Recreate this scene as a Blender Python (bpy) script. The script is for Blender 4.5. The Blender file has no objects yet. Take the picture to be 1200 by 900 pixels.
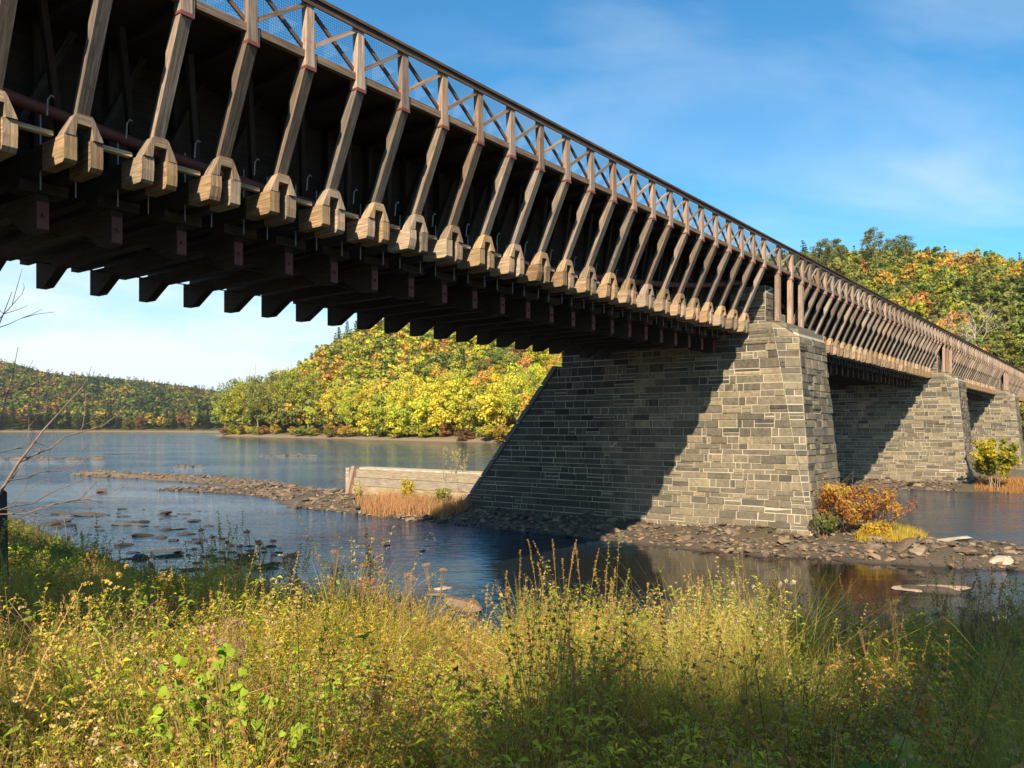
import bpy, math, random
import numpy as np
from mathutils import Vector, Matrix, noise as mnoise

SC = bpy.context.scene
COL = SC.collection
R = random.Random(7)
NR = np.random.default_rng(11)
EYE = 5.4                      # camera height above the river
TH = math.radians(37.37)       # bearing of the bridge from the view axis
SN, CS = math.sin(TH), math.cos(TH)
PX = 950.0                     # focal length in photo pixels (1200 wide)

def w_of(s, r):                # bridge coordinates (along, across) to world X, Y
    return (s * SN - r * CS, s * CS + r * SN)

def sr_of(X, Y):
    return X * SN + Y * CS, -X * CS + Y * SN

# ------------------------------------------------------------------ objects
def put(o, label=None, cat=None, group=None, kind=None, parent=None):
    COL.objects.link(o)
    if label: o["label"] = label
    if cat: o["category"] = cat
    if group: o["group"] = group
    if kind: o["kind"] = kind
    if parent: o.parent = parent
    return o

def empty(name, loc=(0, 0, 0), rz=0.0, **k):
    o = bpy.data.objects.new(name, None)
    o.location = loc
    o.rotation_euler = (0, 0, rz)
    o.empty_display_size = .2
    return put(o, **k)

def np_mesh(name, V, quads=None, tris=None, mats=(), col=None, uv=None, midx=None, smooth=False):
    me = bpy.data.meshes.new(name)
    V = np.asarray(V, dtype=np.float32).reshape(-1, 3)
    nq = 0 if quads is None else len(quads)
    nt = 0 if tris is None else len(tris)
    parts = []
    if nq: parts.append(np.asarray(quads, dtype=np.int32).ravel())
    if nt: parts.append(np.asarray(tris, dtype=np.int32).ravel())
    idx = np.concatenate(parts)
    starts = np.concatenate([np.arange(nq, dtype=np.int32) * 4, nq * 4 + np.arange(nt, dtype=np.int32) * 3])
    me.vertices.add(len(V)); me.vertices.foreach_set("co", V.ravel())
    me.loops.add(len(idx)); me.loops.foreach_set("vertex_index", idx)
    me.polygons.add(nq + nt); me.polygons.foreach_set("loop_start", starts.astype(np.int32))
    for m in mats: me.materials.append(m)
    if midx is not None: me.polygons.foreach_set("material_index", np.asarray(midx, dtype=np.int32))
    me.polygons.foreach_set("use_smooth", np.full(nq + nt, smooth, dtype=bool))
    me.update(calc_edges=True)
    if col is not None:
        a = me.color_attributes.new("Col", 'FLOAT_COLOR', 'POINT')
        c = np.ones((len(V), 4), dtype=np.float32); c[:, :3] = col
        a.data.foreach_set("color", c.ravel())
    if uv is not None:
        l = me.uv_layers.new(name="UVMap")
        l.data.foreach_set("uv", np.asarray(uv, dtype=np.float32).ravel())
    return me

class MB:
    """collects timbers (boxes along a line) and prisms with grain-aligned UVs"""
    def __init__(s):
        s.v = []; s.f = []; s.uv = []; s.m = []; s.off = 0.0
    def hexa(s, c, axis_len, m=0, ends=True):
        b = len(s.v); s.v += [tuple(p) for p in c]
        o = R.random() * 40
        # c: 0-3 ring at start, 4-7 ring at end
        w = [0.0]
        for i in range(4):
            a, d = Vector(c[i]), Vector(c[(i + 1) % 4])
            w.append(w[-1] + (a - d).length)
        for i in range(4):
            j = (i + 1) % 4
            s.f.append((b + i, b + j, b + 4 + j, b + 4 + i))
            s.uv += [(o, o + w[i]), (o, o + w[i + 1]), (o + axis_len, o + w[i + 1]), (o + axis_len, o + w[i])]
            s.m.append(m)
        if ends:
            s.f.append((b + 3, b + 2, b + 1, b)); s.f.append((b + 4, b + 5, b + 6, b + 7))
            d1 = w[1]; d2 = w[2] - w[1]
            for q in range(2):
                s.uv += [(o, o), (o + d1 * .15, o), (o + d1 * .15, o + d2), (o, o + d2)]; s.m.append(m)
    def beam(s, p0, p1, w, h, up=(0, 0, 1), m=0, t0=1.0, t1=1.0):
        p0, p1 = Vector(p0), Vector(p1)
        d = (p1 - p0); L = d.length; d.normalize()
        sd = d.cross(Vector(up)).normalized(); u = sd.cross(d).normalized()
        c = []
        for p, t in ((p0, t0), (p1, t1)):
            for a, b in ((-1, -1), (1, -1), (1, 1), (-1, 1)):
                c.append(p + sd * a * w * t / 2 + u * b * h * t / 2)
        s.hexa(c, L, m)
    def box(s, x0, x1, y0, y1, z0, z1, m=0, ax='x'):
        if ax == 'x':
            s.hexa([(x0, y0, z0), (x0, y1, z0), (x0, y1, z1), (x0, y0, z1), (x1, y0, z0), (x1, y1, z0), (x1, y1, z1), (x1, y0, z1)], x1 - x0, m)
        elif ax == 'y':
            s.hexa([(x0, y0, z0), (x0, y0, z1), (x1, y0, z1), (x1, y0, z0), (x0, y1, z0), (x0, y1, z1), (x1, y1, z1), (x1, y1, z0)], y1 - y0, m)
        else:
            s.hexa([(x0, y0, z0), (x1, y0, z0), (x1, y1, z0), (x0, y1, z0), (x0, y0, z1), (x1, y0, z1), (x1, y1, z1), (x0, y1, z1)], z1 - z0, m)
    def prism(s, prof, fn0, fn1, m=0, grain=None):
        """prof: list of 2D points; fn0/fn1 map a 2D point to the two sides. convex or fan-friendly outline"""
        n = len(prof); b = len(s.v); o = R.random() * 40
        s.v += [fn0(p) for p in prof] + [fn1(p) for p in prof]
        for i in range(n):
            j = (i + 1) % n
            a0, a1 = Vector(prof[i]), Vector(prof[j]); L = (a1 - a0).length
            th = (Vector(fn0(prof[i])) - Vector(fn1(prof[i]))).length
            s.f.append((b + i, b + j, b + n + j, b + n + i))
            s.uv += [(o, o), (o + L, o), (o + L, o + th), (o, o + th)]; s.m.append(m)
        g = grain or (1, 0)
        for base in (0, n):
            s.f.append(tuple(b + base + i for i in (range(n) if base else reversed(range(n)))))
            for i in (range(n) if base else reversed(range(n))):
                p = prof[i]
                s.uv.append((o + p[0] * g[0] + p[1] * g[1], o + p[0] * g[1] - p[1] * g[0]))
            s.m.append(m)
    def mesh(s, name, mats):
        me = bpy.data.meshes.new(name)
        me.from_pydata([tuple(v) for v in s.v], [], s.f)
        for m in mats: me.materials.append(m)
        me.polygons.foreach_set("material_index", s.m)
        l = me.uv_layers.new(name="UVMap")
        l.data.foreach_set("uv", np.asarray(s.uv, dtype=np.float32).ravel())
        me.update()
        import bmesh
        bm = bmesh.new(); bm.from_mesh(me); bmesh.ops.recalc_face_normals(bm, faces=bm.faces); bm.to_mesh(me); bm.free()
        return me

def tube(pts, rad, sides=6):
    """tapered tube through points: returns V, quads arrays"""
    pts = np.asarray(pts, float); n = len(pts); rad = np.asarray(rad, float)
    d = np.gradient(pts, axis=0); d /= np.linalg.norm(d, axis=1)[:, None] + 1e-9
    ref = np.array([.31, .17, .93]); a = np.cross(d, ref); a /= np.linalg.norm(a, axis=1)[:, None] + 1e-9
    b = np.cross(d, a)
    th = np.arange(sides) / sides * 2 * math.pi
    V = pts[:, None, :] + rad[:, None, None] * (np.cos(th)[None, :, None] * a[:, None, :] + np.sin(th)[None, :, None] * b[:, None, :])
    Q = []
    for i in range(n - 1):
        for k in range(sides):
            k2 = (k + 1) % sides
            Q.append((i * sides + k, i * sides + k2, (i + 1) * sides + k2, (i + 1) * sides + k))
    return V.reshape(-1, 3), np.array(Q)

class NB:
    """collects numpy geometry"""
    def __init__(s): s.V = []; s.Q = []; s.T = []; s.C = []; s.n = 0
    def add(s, V, Q=None, T=None, C=(1, 1, 1)):
        V = np.asarray(V, dtype=np.float32)
        s.V.append(V)
        if Q is not None and len(Q): s.Q.append(np.asarray(Q) + s.n)
        if T is not None and len(T): s.T.append(np.asarray(T) + s.n)
        C = np.asarray(C, dtype=np.float32)
        s.C.append(np.broadcast_to(C, (len(V), 3)) if C.ndim == 1 else C)
        s.n += len(V)
    def mesh(s, name, mats, smooth=False):
        return np_mesh(name, np.concatenate(s.V), np.concatenate(s.Q) if s.Q else None,
                       np.concatenate(s.T) if s.T else None, mats, np.concatenate(s.C), smooth=smooth)

# ------------------------------------------------------------------ materials
def new_mat(name):
    m = bpy.data.materials.new(name); m.use_nodes = True
    nt = m.node_tree; nt.nodes.clear()
    out = nt.nodes.new("ShaderNodeOutputMaterial")
    return m, nt, out
def N(nt, t, **k):
    n = nt.nodes.new(t)
    for a, b in k.items():
        if a.startswith("i_"): n.inputs[a[2:].replace("_", " ")].default_value = b
        else: setattr(n, a, b)
    return n
def L(nt, a, b): nt.links.new(a, b)
def noise(nt, vec, scale, detail=4, rough=.55, dist=0.0):
    n = N(nt, "ShaderNodeTexNoise"); n.inputs["Scale"].default_value = scale
    n.inputs["Detail"].default_value = detail; n.inputs["Roughness"].default_value = rough
    n.inputs["Distortion"].default_value = dist
    if vec is not None: L(nt, vec, n.inputs["Vector"])
    return n
def ramp(nt, fac, stops):
    r = N(nt, "ShaderNodeValToRGB"); e = r.color_ramp.elements
    while len(e) > 1: e.remove(e[-1])
    e[0].position = stops[0][0]; e[0].color = (*stops[0][1], 1)
    for p, c in stops[1:]:
        x = e.new(p); x.color = (*c, 1)
    L(nt, fac, r.inputs[0]); return r
def mix(nt, a, b, fac, mode='MIX'):
    m = N(nt, "ShaderNodeMix"); m.data_type = 'RGBA'; m.blend_type = mode
    def s(sock, v):
        if hasattr(v, "links"): L(nt, v, sock)
        elif isinstance(v, (int, float)): sock.default_value = v
        else: sock.default_value = (*v, 1) if len(v) == 3 else v
    s(m.inputs[0], fac); s(m.inputs[6], a); s(m.inputs[7], b)
    return m.outputs[2]
def mathn(nt, op, a, b=None, c=None, clamp=False):
    m = N(nt, "ShaderNodeMath", operation=op); m.use_clamp = clamp
    for i, v in enumerate((a, b, c)):
        if v is None: continue
        if hasattr(v, "links"): L(nt, v, m.inputs[i])
        else: m.inputs[i].default_value = v
    return m.outputs[0]
def mapping(nt, vec, scale=(1, 1, 1), rot=(0, 0, 0)):
    m = N(nt, "ShaderNodeMapping"); m.inputs["Scale"].default_value = scale; m.inputs["Rotation"].default_value = rot
    L(nt, vec, m.inputs["Vector"]); return m.outputs[0]
def bump(nt, h, strength=.3, dist=.02):
    b = N(nt, "ShaderNodeBump"); b.inputs["Strength"].default_value = strength; b.inputs["Distance"].default_value = dist
    L(nt, h, b.inputs["Height"]); return b.outputs[0]

def wood_mat(name, c1, c2, dark, rough=.8, moss=0.0):
    m, nt, out = new_mat(name)
    uv = N(nt, "ShaderNodeUVMap").outputs[0]
    inf = N(nt, "ShaderNodeObjectInfo")
    geo = N(nt, "ShaderNodeNewGeometry")
    add = N(nt, "ShaderNodeVectorMath", operation='ADD'); L(nt, uv, add.inputs[0])
    cmb = N(nt, "ShaderNodeCombineXYZ"); L(nt, mathn(nt, 'MULTIPLY', inf.outputs["Random"], 37.0), cmb.inputs[0]); L(nt, mathn(nt, 'MULTIPLY', inf.outputs["Random"], 91.0), cmb.inputs[1])
    L(nt, cmb.outputs[0], add.inputs[1])
    g = noise(nt, mapping(nt, add.outputs[0], (1.2, 26, 1)), 1.0, 6, .65, .4)
    g2 = noise(nt, mapping(nt, add.outputs[0], (2.0, 4, 1)), 1.0, 4, .6)
    base = mix(nt, c1, c2, ramp(nt, g2.outputs[0], [(.35, (0, 0, 0)), (.68, (1, 1, 1))]).outputs[0])
    base = mix(nt, base, dark, ramp(nt, g.outputs[0], [(.42, (.75, .75, .75)), (.62, (0, 0, 0))]).outputs[0])
    v = mathn(nt, 'MULTIPLY_ADD', inf.outputs["Random"], .75, .60)
    sat = mathn(nt, 'MULTIPLY_ADD', mathn(nt, 'FRACT', mathn(nt, 'MULTIPLY', inf.outputs["Random"], 7.31)), .45, .75)
    hsv = N(nt, "ShaderNodeHueSaturation"); L(nt, base, hsv.inputs["Color"]); L(nt, v, hsv.inputs["Value"])
    L(nt, sat, hsv.inputs["Saturation"])
    spots = noise(nt, geo.outputs["Position"], 3.1, 5, .7)
    col = mix(nt, hsv.outputs[0], (.05, .045, .04), ramp(nt, spots.outputs[0], [(.58, (0, 0, 0)), (.72, (.55, .55, .55))]).outputs[0])
    if moss:
        mo = noise(nt, geo.outputs["Position"], 1.7, 4, .6)
        col = mix(nt, col, (.16, .17, .07), ramp(nt, mo.outputs[0], [(.5, (0, 0, 0)), (.66, (moss,) * 3)]).outputs[0])
    p = N(nt, "ShaderNodeBsdfPrincipled"); L(nt, col, p.inputs["Base Color"]); p.inputs["Roughness"].default_value = rough
    p.inputs["Specular IOR Level"].default_value = .25
    L(nt, bump(nt, g.outputs[0], .5, .012), p.inputs["Normal"]); L(nt, p.outputs[0], out.inputs[0])
    return m

M = {}
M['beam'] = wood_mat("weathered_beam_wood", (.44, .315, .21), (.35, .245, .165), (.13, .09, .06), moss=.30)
M['strut'] = wood_mat("strut_wood", (.25, .195, .155), (.35, .275, .215), (.095, .07, .055))
M['post'] = wood_mat("post_wood", (.40, .30, .235), (.33, .24, .185), (.15, .105, .08))
M['rail'] = wood_mat("rail_wood", (.13, .088, .07), (.20, .135, .105), (.055, .038, .03))
M['dark'] = wood_mat("shaded_trunk_wood", (.040, .029, .023), (.055, .037, .028), (.018, .014, .012))  # shade inside the bridge put into the wood colour
M['under'] = wood_mat("shaded_underfloor_wood", (.055, .042, .030), (.075, .052, .036), (.022, .018, .014))  # same timber, colour darkened for the shade under the floor
M['crib'] = wood_mat("bleached_log_wood", (.54, .45, .32), (.44, .36, .25), (.18, .14, .10))

def plain(name, c, rough=.7, metal=0.0, var=.25, sc=6.0):
    m, nt, out = new_mat(name)
    geo = N(nt, "ShaderNodeNewGeometry")
    n = noise(nt, geo.outputs["Position"], sc, 5, .65)
    col = mix(nt, tuple(x * (1 - var) for x in c), tuple(min(1, x * (1 + var)) for x in c), n.outputs[0])
    p = N(nt, "ShaderNodeBsdfPrincipled"); L(nt, col, p.inputs["Base Color"]); p.inputs["Roughness"].default_value = rough
    p.inputs["Metallic"].default_value = metal; L(nt, bump(nt, n.outputs[0], .3, .01), p.inputs["Normal"])
    L(nt, p.outputs[0], out.inputs[0]); return m
M['redpaint'] = plain("red_oxide_paint", (.16, .045, .04), .6, var=.35)
M['steel'] = plain("galvanised_wire", (.30, .31, .33), .45, .6)
M['iron'] = plain("dull_iron", (.05, .045, .045), .5, .5)
M['white'] = plain("white_clapboard", (.75, .73, .68), .6, var=.06)
M['roof'] = plain("grey_shingle", (.14, .13, .13), .8)
M['glass'] = plain("dark_window", (.03, .035, .04), .1)

def leaf_mat(name, trans=.35, rough=.55, objcol=True):
    m, nt, out = new_mat(name)
    a = N(nt, "ShaderNodeAttribute", attribute_name="Col")
    col = a.outputs["Color"]
    if objcol:
        inf = N(nt, "ShaderNodeObjectInfo"); col = mix(nt, col, inf.outputs["Color"], 1.0, 'MULTIPLY')
    p = N(nt, "ShaderNodeBsdfPrincipled"); L(nt, col, p.inputs["Base Color"]); p.inputs["Roughness"].default_value = rough
    p.inputs["Specular IOR Level"].default_value = .22
    t = N(nt, "ShaderNodeBsdfTranslucent")
    tc = mix(nt, col, (1.0, .95, .45), 1.0, 'MULTIPLY'); L(nt, tc, t.inputs[0])
    ms = N(nt, "ShaderNodeMixShader"); ms.inputs[0].default_value = trans
    L(nt, p.outputs[0], ms.inputs[1]); L(nt, t.outputs[0], ms.inputs[2]); L(nt, ms.outputs[0], out.inputs[0])
    return m
M['leaf'] = leaf_mat("tree_leaves")
M['herb'] = leaf_mat("herb_leaves", .46, .6)

def attr_mat(name, rough=.85, bs=.4, bd=.02, nsc=9.0, lo=.75, hi=1.2, objcol=False, spec=.25):
    m, nt, out = new_mat(name)
    a = N(nt, "ShaderNodeAttribute", attribute_name="Col"); col = a.outputs["Color"]
    geo = N(nt, "ShaderNodeNewGeometry")
    n = noise(nt, geo.outputs["Position"], nsc, 6, .7)
    f = ramp(nt, n.outputs[0], [(.3, (lo,) * 3), (.7, (hi,) * 3)]).outputs[0]
    col = mix(nt, col, f, 1.0, 'MULTIPLY')
    if objcol:
        inf = N(nt, "ShaderNodeObjectInfo"); col = mix(nt, col, inf.outputs["Color"], 1.0, 'MULTIPLY')
    p = N(nt, "ShaderNodeBsdfPrincipled"); L(nt, col, p.inputs["Base Color"]); p.inputs["Roughness"].default_value = rough
    p.inputs["Specular IOR Level"].default_value = spec
    L(nt, bump(nt, n.outputs[0], bs, bd), p.inputs["Normal"]); L(nt, p.outputs[0], out.inputs[0])
    return m
M['bark'] = attr_mat("tree_bark", objcol=False, nsc=14)
M['rock'] = attr_mat("river_rock", .85, .6, .03, 7.0, .65, 1.25)

# masonry: per-stone colour, dark streaks of weathering and pale lime runs low on the pier
def stone_mat():
    m, nt, out = new_mat("bluestone_ashlar")
    a = N(nt, "ShaderNodeAttribute", attribute_name="Col")
    tc = N(nt, "ShaderNodeTexCoord")
    n = noise(nt, tc.outputs["Object"], 5.0, 7, .72)
    col = mix(nt, a.outputs["Color"], ramp(nt, n.outputs[0], [(.3, (.72, .69, .62)), (.72, (1.74, 1.60, 1.38))]).outputs[0], 1.0, 'MULTIPLY')
    st = noise(nt, mapping(nt, tc.outputs["Object"], (1.1, 1.1, .16)), 1.0, 5, .6)
    col = mix(nt, col, (.15, .125, .09), ramp(nt, st.outputs[0], [(.50, (0, 0, 0)), (.70, (.6, .6, .6))]).outputs[0])
    sep = N(nt, "ShaderNodeSeparateXYZ"); L(nt, tc.outputs["Object"], sep.inputs[0])
    low = mathn(nt, 'MULTIPLY_ADD', sep.outputs[2], -.13, .72, clamp=True)
    n3 = noise(nt, tc.outputs["Object"], .7, 4, .6)
    lowf = mathn(nt, 'MULTIPLY', low, ramp(nt, n3.outputs[0], [(.3, (.3,) * 3), (.65, (.85,) * 3)]).outputs[0])
    col = mix(nt, col, (.215, .185, .135), lowf)
    # river staining and shade painted together over the upstream half, with a ragged edge
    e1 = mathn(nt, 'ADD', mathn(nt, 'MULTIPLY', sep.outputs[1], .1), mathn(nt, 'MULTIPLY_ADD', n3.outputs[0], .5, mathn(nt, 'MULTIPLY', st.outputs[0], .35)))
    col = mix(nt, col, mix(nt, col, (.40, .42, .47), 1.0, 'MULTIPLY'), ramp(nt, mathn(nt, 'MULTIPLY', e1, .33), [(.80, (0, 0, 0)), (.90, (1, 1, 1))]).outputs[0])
    p = N(nt, "ShaderNodeBsdfPrincipled"); L(nt, col, p.inputs["Base Color"]); p.inputs["Roughness"].default_value = .88
    p.inputs["Specular IOR Level"].default_value = .2
    L(nt, bump(nt, n.outputs[0], .95, .06), p.inputs["Normal"]); L(nt, p.outputs[0], out.inputs[0])
    return m
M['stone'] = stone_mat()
M['mortar'] = plain("pale_lime_mortar", (.43, .39, .31), .95, var=.45, sc=1.6)

# ------------------------------------------------------------------ camera, sky, sun
cd = bpy.data.cameras.new("camera"); cam = bpy.data.objects.new("camera", cd); COL.objects.link(cam)
cam.location = (0, 0, EYE); cam.rotation_euler = (math.radians(90), 0, 0)
cd.sensor_width = 36; cd.lens = PX / 1200 * 36; cd.shift_y = 51.5 / 1200
cd.clip_start = .05; cd.clip_end = 9000
SC.camera = cam

SUNV = Vector((.6 * -CS + 1.3 * SN, .6 * SN + 1.3 * CS, -1.0)).normalized()   # direction the light travels
sd = bpy.data.lights.new("sun", 'SUN'); so = bpy.data.objects.new("sun", sd); COL.objects.link(so)
sd.energy = 5.0; sd.angle = math.radians(.55); sd.color = (1.0, .82, .58)
so.rotation_euler = SUNV.to_track_quat('-Z', 'Y').to_euler(); so.location = (0, -20, 40)
to_sun = -SUNV
elev = math.asin(to_sun.z); azim = math.atan2(to_sun.x, to_sun.y)

wd = bpy.data.worlds.new("World"); SC.world = wd; wd.use_nodes = True
nt = wd.node_tree; nt.nodes.clear()
wo = nt.nodes.new("ShaderNodeOutputWorld"); bg = nt.nodes.new("ShaderNodeBackground")
sky = nt.nodes.new("ShaderNodeTexSky"); sky.sky_type = 'NISHITA'; sky.sun_disc = False
sky.sun_elevation = elev; sky.sun_rotation = azim; sky.altitude = 300; sky.air_density = 1.15; sky.dust_density = .55; sky.ozone_density = 3.2
tc = nt.nodes.new("ShaderNodeTexCoord")
sep = N(nt, "ShaderNodeSeparateXYZ"); L(nt, tc.outputs["Generated"], sep.inputs[0])
zc = mathn(nt, 'MAXIMUM', sep.outputs[2], .02)
den = mathn(nt, 'ADD', zc, .22)
cx = mathn(nt, 'DIVIDE', sep.outputs[0], den); cy = mathn(nt, 'DIVIDE', sep.outputs[1], den)
cv = N(nt, "ShaderNodeCombineXYZ"); L(nt, cx, cv.inputs[0]); L(nt, cy, cv.inputs[1])
c1 = noise(nt, mapping(nt, cv.outputs[0], (.9, 1.7, 1), (0, 0, .5)), 1.0, 7, .55, .6)
c2 = noise(nt, mapping(nt, cv.outputs[0], (.45, .6, 1)), 1.0, 3, .5)
cf = mathn(nt, 'MULTIPLY', ramp(nt, c1.outputs[0], [(.42, (0, 0, 0)), (.75, (1, 1, 1))]).outputs[0], ramp(nt, c2.outputs[0], [(.46, (0, 0, 0)), (.60, (1, 1, 1))]).outputs[0])
# thin veil of cloud low in the sky, more of it upstream (to the left)
lowv = mathn(nt, 'MULTIPLY_ADD', sep.outputs[2], -3.4, 1.05, clamp=True)
left = mathn(nt, 'MULTIPLY_ADD', sep.outputs[0], -1.7, .22, clamp=True)
c3 = noise(nt, mapping(nt, tc.outputs["Generated"], (2.2, 2.2, 13)), 1.0, 6, .55, .5)
veil = mathn(nt, 'MULTIPLY', mathn(nt, 'MULTIPLY', lowv, left), ramp(nt, c3.outputs[0], [(.36, (.45,) * 3), (.62, (1.25,) * 3)]).outputs[0])
cf = mathn(nt, 'MAXIMUM', mathn(nt, 'MULTIPLY', cf, .62), mathn(nt, 'MULTIPLY', veil, 1.5), clamp=True)
hs = N(nt, "ShaderNodeHueSaturation"); L(nt, sky.outputs[0], hs.inputs["Color"]); hs.inputs["Saturation"].default_value = 1.15; hs.inputs["Value"].default_value = 1.0
skt = mix(nt, hs.outputs[0], (.55, 1.08, 1.16), 1.0, 'MULTIPLY')
skc = mix(nt, skt, (6.6, 7.2, 7.5), cf)
L(nt, skc, bg.inputs[0]); bg.inputs[1].default_value = .074; L(nt, bg.outputs[0], wo.inputs[0])

vs = SC.view_settings
SC.display_settings.display_device = 'sRGB'
vs.view_transform = 'Standard'; vs.look = 'None'; vs.gamma = 1; vs.use_curve_mapping = False; vs.exposure = 1.05
SC.cycles.max_bounces = 7; SC.cycles.diffuse_bounces = 3; SC.cycles.glossy_bounces = 3; SC.cycles.transmission_bounces = 3
SC.cycles.transparent_max_bounces = 4; SC.cycles.use_denoising = True
SC.cycles.sample_clamp_indirect = 6
# ------------------------------------------------------------------ terrain
def sstep(a, b, x):
    t = np.clip((x - a) / (b - a), 0, 1); return t * t * (3 - 2 * t)
_rg = np.random.default_rng(5)
_NT = _rg.random((256, 256))
def vnoise(x, y):
    xi = np.floor(x).astype(int); yi = np.floor(y).astype(int); fx = x - xi; fy = y - yi
    fx = fx * fx * (3 - 2 * fx); fy = fy * fy * (3 - 2 * fy)
    a = _NT[xi & 255, yi & 255]; b = _NT[(xi + 1) & 255, yi & 255]; c = _NT[xi & 255, (yi + 1) & 255]; d = _NT[(xi + 1) & 255, (yi + 1) & 255]
    return (a * (1 - fx) + b * fx) * (1 - fy) + (c * (1 - fx) + d * fx) * fy - .5
def fbm(x, y, o=4):
    s = 0; a = 1.0
    for i in range(o): s = s + a * vnoise(x + 17.3 * i, y + 9.1 * i); x = x * 2.03; y = y * 2.03; a *= .5
    return s
SHX = np.array([-400, -120, -60, -31, -20, -14, -8, -1.5, 8, 14, 25, 60, 300.])
SHY = np.array([140, 106, 82, 50, 37, 30.5, 25.2, 20.8, 20.0, 20.5, 23, 28, 40.])
def shore_near(X): return np.interp(X, SHX, SHY)
IX = np.array([-40, -6, 0, 2, 6, 12, 16, 19, 22, 26, 60, 400.]); IH = np.array([-2.2, -.7, 0, .5, 1.4, 2.6, 3.3, 3.68, 3.85, 4.0, 5.0, 9.])
def px_w(x, y):                 # photo pixel on the water to world
    z = EYE * PX / (y - 501.5); return ((x - 600) / PX * z, z)
def cap_h(X, Y, a, b, wa, wb, hh):
    ax, ay = a; bx, by = b; dx, dy = bx - ax, by - ay
    t = np.clip(((X - ax) * dx + (Y - ay) * dy) / (dx * dx + dy * dy), 0, 1)
    d = np.hypot(X - ax - t * dx, Y - ay - t * dy); w = wa + (wb - wa) * t
    return hh * (1 - (d / w) ** 2)
BARS = []
def chain(pts, hh):
    for (p, wa), (q, wb) in zip(pts[:-1], pts[1:]): BARS.append((p, q, wa, wb, hh))
chain([(px_w(95, 556), 1.4), (px_w(160, 558.5), 2.4), (px_w(225, 562), 2.8), (px_w(290, 568), 2.2), (px_w(335, 577), 3.2), (px_w(400, 585), 4.2)], .34)
chain([(px_w(190, 574), .9), (px_w(240, 575), 1.2), (px_w(320, 578), 2.0)], .22)
PIER_C = [39.9, 39.9 + 43.7, 39.9 + 88.2]
for i, pc in enumerate(PIER_C):
    chain([(w_of(pc, 11.5), 6.3), (w_of(pc, 30), 6.0), (w_of(pc, 46), 5.0)], .75)
chain([(w_of(PIER_C[0] - 1.5, 11), 4.5), (w_of(PIER_C[0] - 2.2, 6), 2.6), (w_of(PIER_C[0] - 1.5, 2), 1.6), (w_of(PIER_C[0] - 1, -6), 1.2)], .55)
chain([(w_of(PIER_C[1], 11), 5), (w_of(PIER_C[1] + 2, 3), 3.5)], .6)
chain([(w_of(PIER_C[2], 11), 5), (w_of(PIER_C[2] + 2, 3), 4.5)], .6)
chain([(px_w(0, 538.5), .9), (px_w(118, 538.5), .8)], .35)
chain([(px_w(312, 534), 1.8), (px_w(365, 534.5), 1.5)], .25)
chain([(px_w(208, 547), .8), (px_w(235, 547), .9)], .25)
chain([(px_w(1062, 690), .35), (px_w(1110, 693), .55), (px_w(1118, 694), .35)], .16)
B0 = (95., 155.)
def far_tk(X, Y):
    return (X - B0[0]) * .8 + (Y - B0[1]) * .6, -(X - B0[0]) * .6 + (Y - B0[1]) * .8
def ground_h(X, Y):
    X = np.asarray(X, float); Y = np.asarray(Y, float)
    t = (shore_near(X) - Y) * .86 + .7 * fbm(X * .35, Y * .35, 3)
    h1 = np.interp(t, IX, IH) + .22 * fbm(X * .6, Y * .6, 3) * sstep(0, 4, t)
    tf, k = far_tk(X, Y)
    sh = np.maximum(0, k - 500) * .50 + np.maximum(0, k - 600) * .7 + 6 * fbm(X * .03, Y * .03, 3)
    tt = tf - sh
    hill = 76 * np.tanh(.66 * np.maximum(tt - 24, 0) / 76)
    hill = hill * np.interp(k, [40, 90, 130, 190], [.74, .88, 1.1, 1.12])
    hill = hill * (1 + .30 * fbm(X * .008, Y * .008, 3))
    hill = hill + 7 * np.exp(-(((X + 120) / 110) ** 2 + ((Y - 680) / 150) ** 2)) * sstep(20, 90, tt)
    h2 = np.interp(tt, [-60, -8, 0, 2, 6, 15, 30, 60], [-2.5, -.8, 0, .7, 1.6, 2.6, 4.5, 6.0]) + hill
    h2 = h2 + 7 * np.exp(-(((X - 112) / 14) ** 2 + ((Y - 182) / 14) ** 2))
    # far upstream ridge
    u = X / np.maximum(Y, 1)
    t3 = Y - 1010 - 70 * fbm(X * .004, Y * .004, 2) + 120 * sstep(-.45, -.30, u) + np.where(u > -.1, -4000, 0)
    amp = np.interp(u, [-1.2, -.63, -.57, -.47, -.38, -.3, -.1], [150, 138, 112, 96, 70, 45, 25])
    h3 = np.interp(t3, [-200, -30, 0, 12, 50], [-2.5, -1, 0, 2.5, 6]) + (amp - 6) * sstep(30, 900, t3) * (1 + .12 * fbm(X * .004, Y * .004, 3))
    h = np.maximum(np.maximum(h1, h2), h3)
    h = np.maximum(h, -2.5)
    b = np.full_like(h, -9.0)
    near = (Y < 170) & (Y > 5)
    nz = .30 * fbm(X * .5, Y * .5, 4) + .12 * fbm(X * 2.1, Y * 2.1, 2)
    for p, q, wa, wb, hh in BARS: b = np.maximum(b, cap_h(X, Y, p, q, wa, wb, hh))
    b = np.where(near, b + nz, -9)
    return np.maximum(h, np.minimum(b, 1.2))
def gh1(x, y): return float(ground_h(np.array([x]), np.array([y]))[0])

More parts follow.
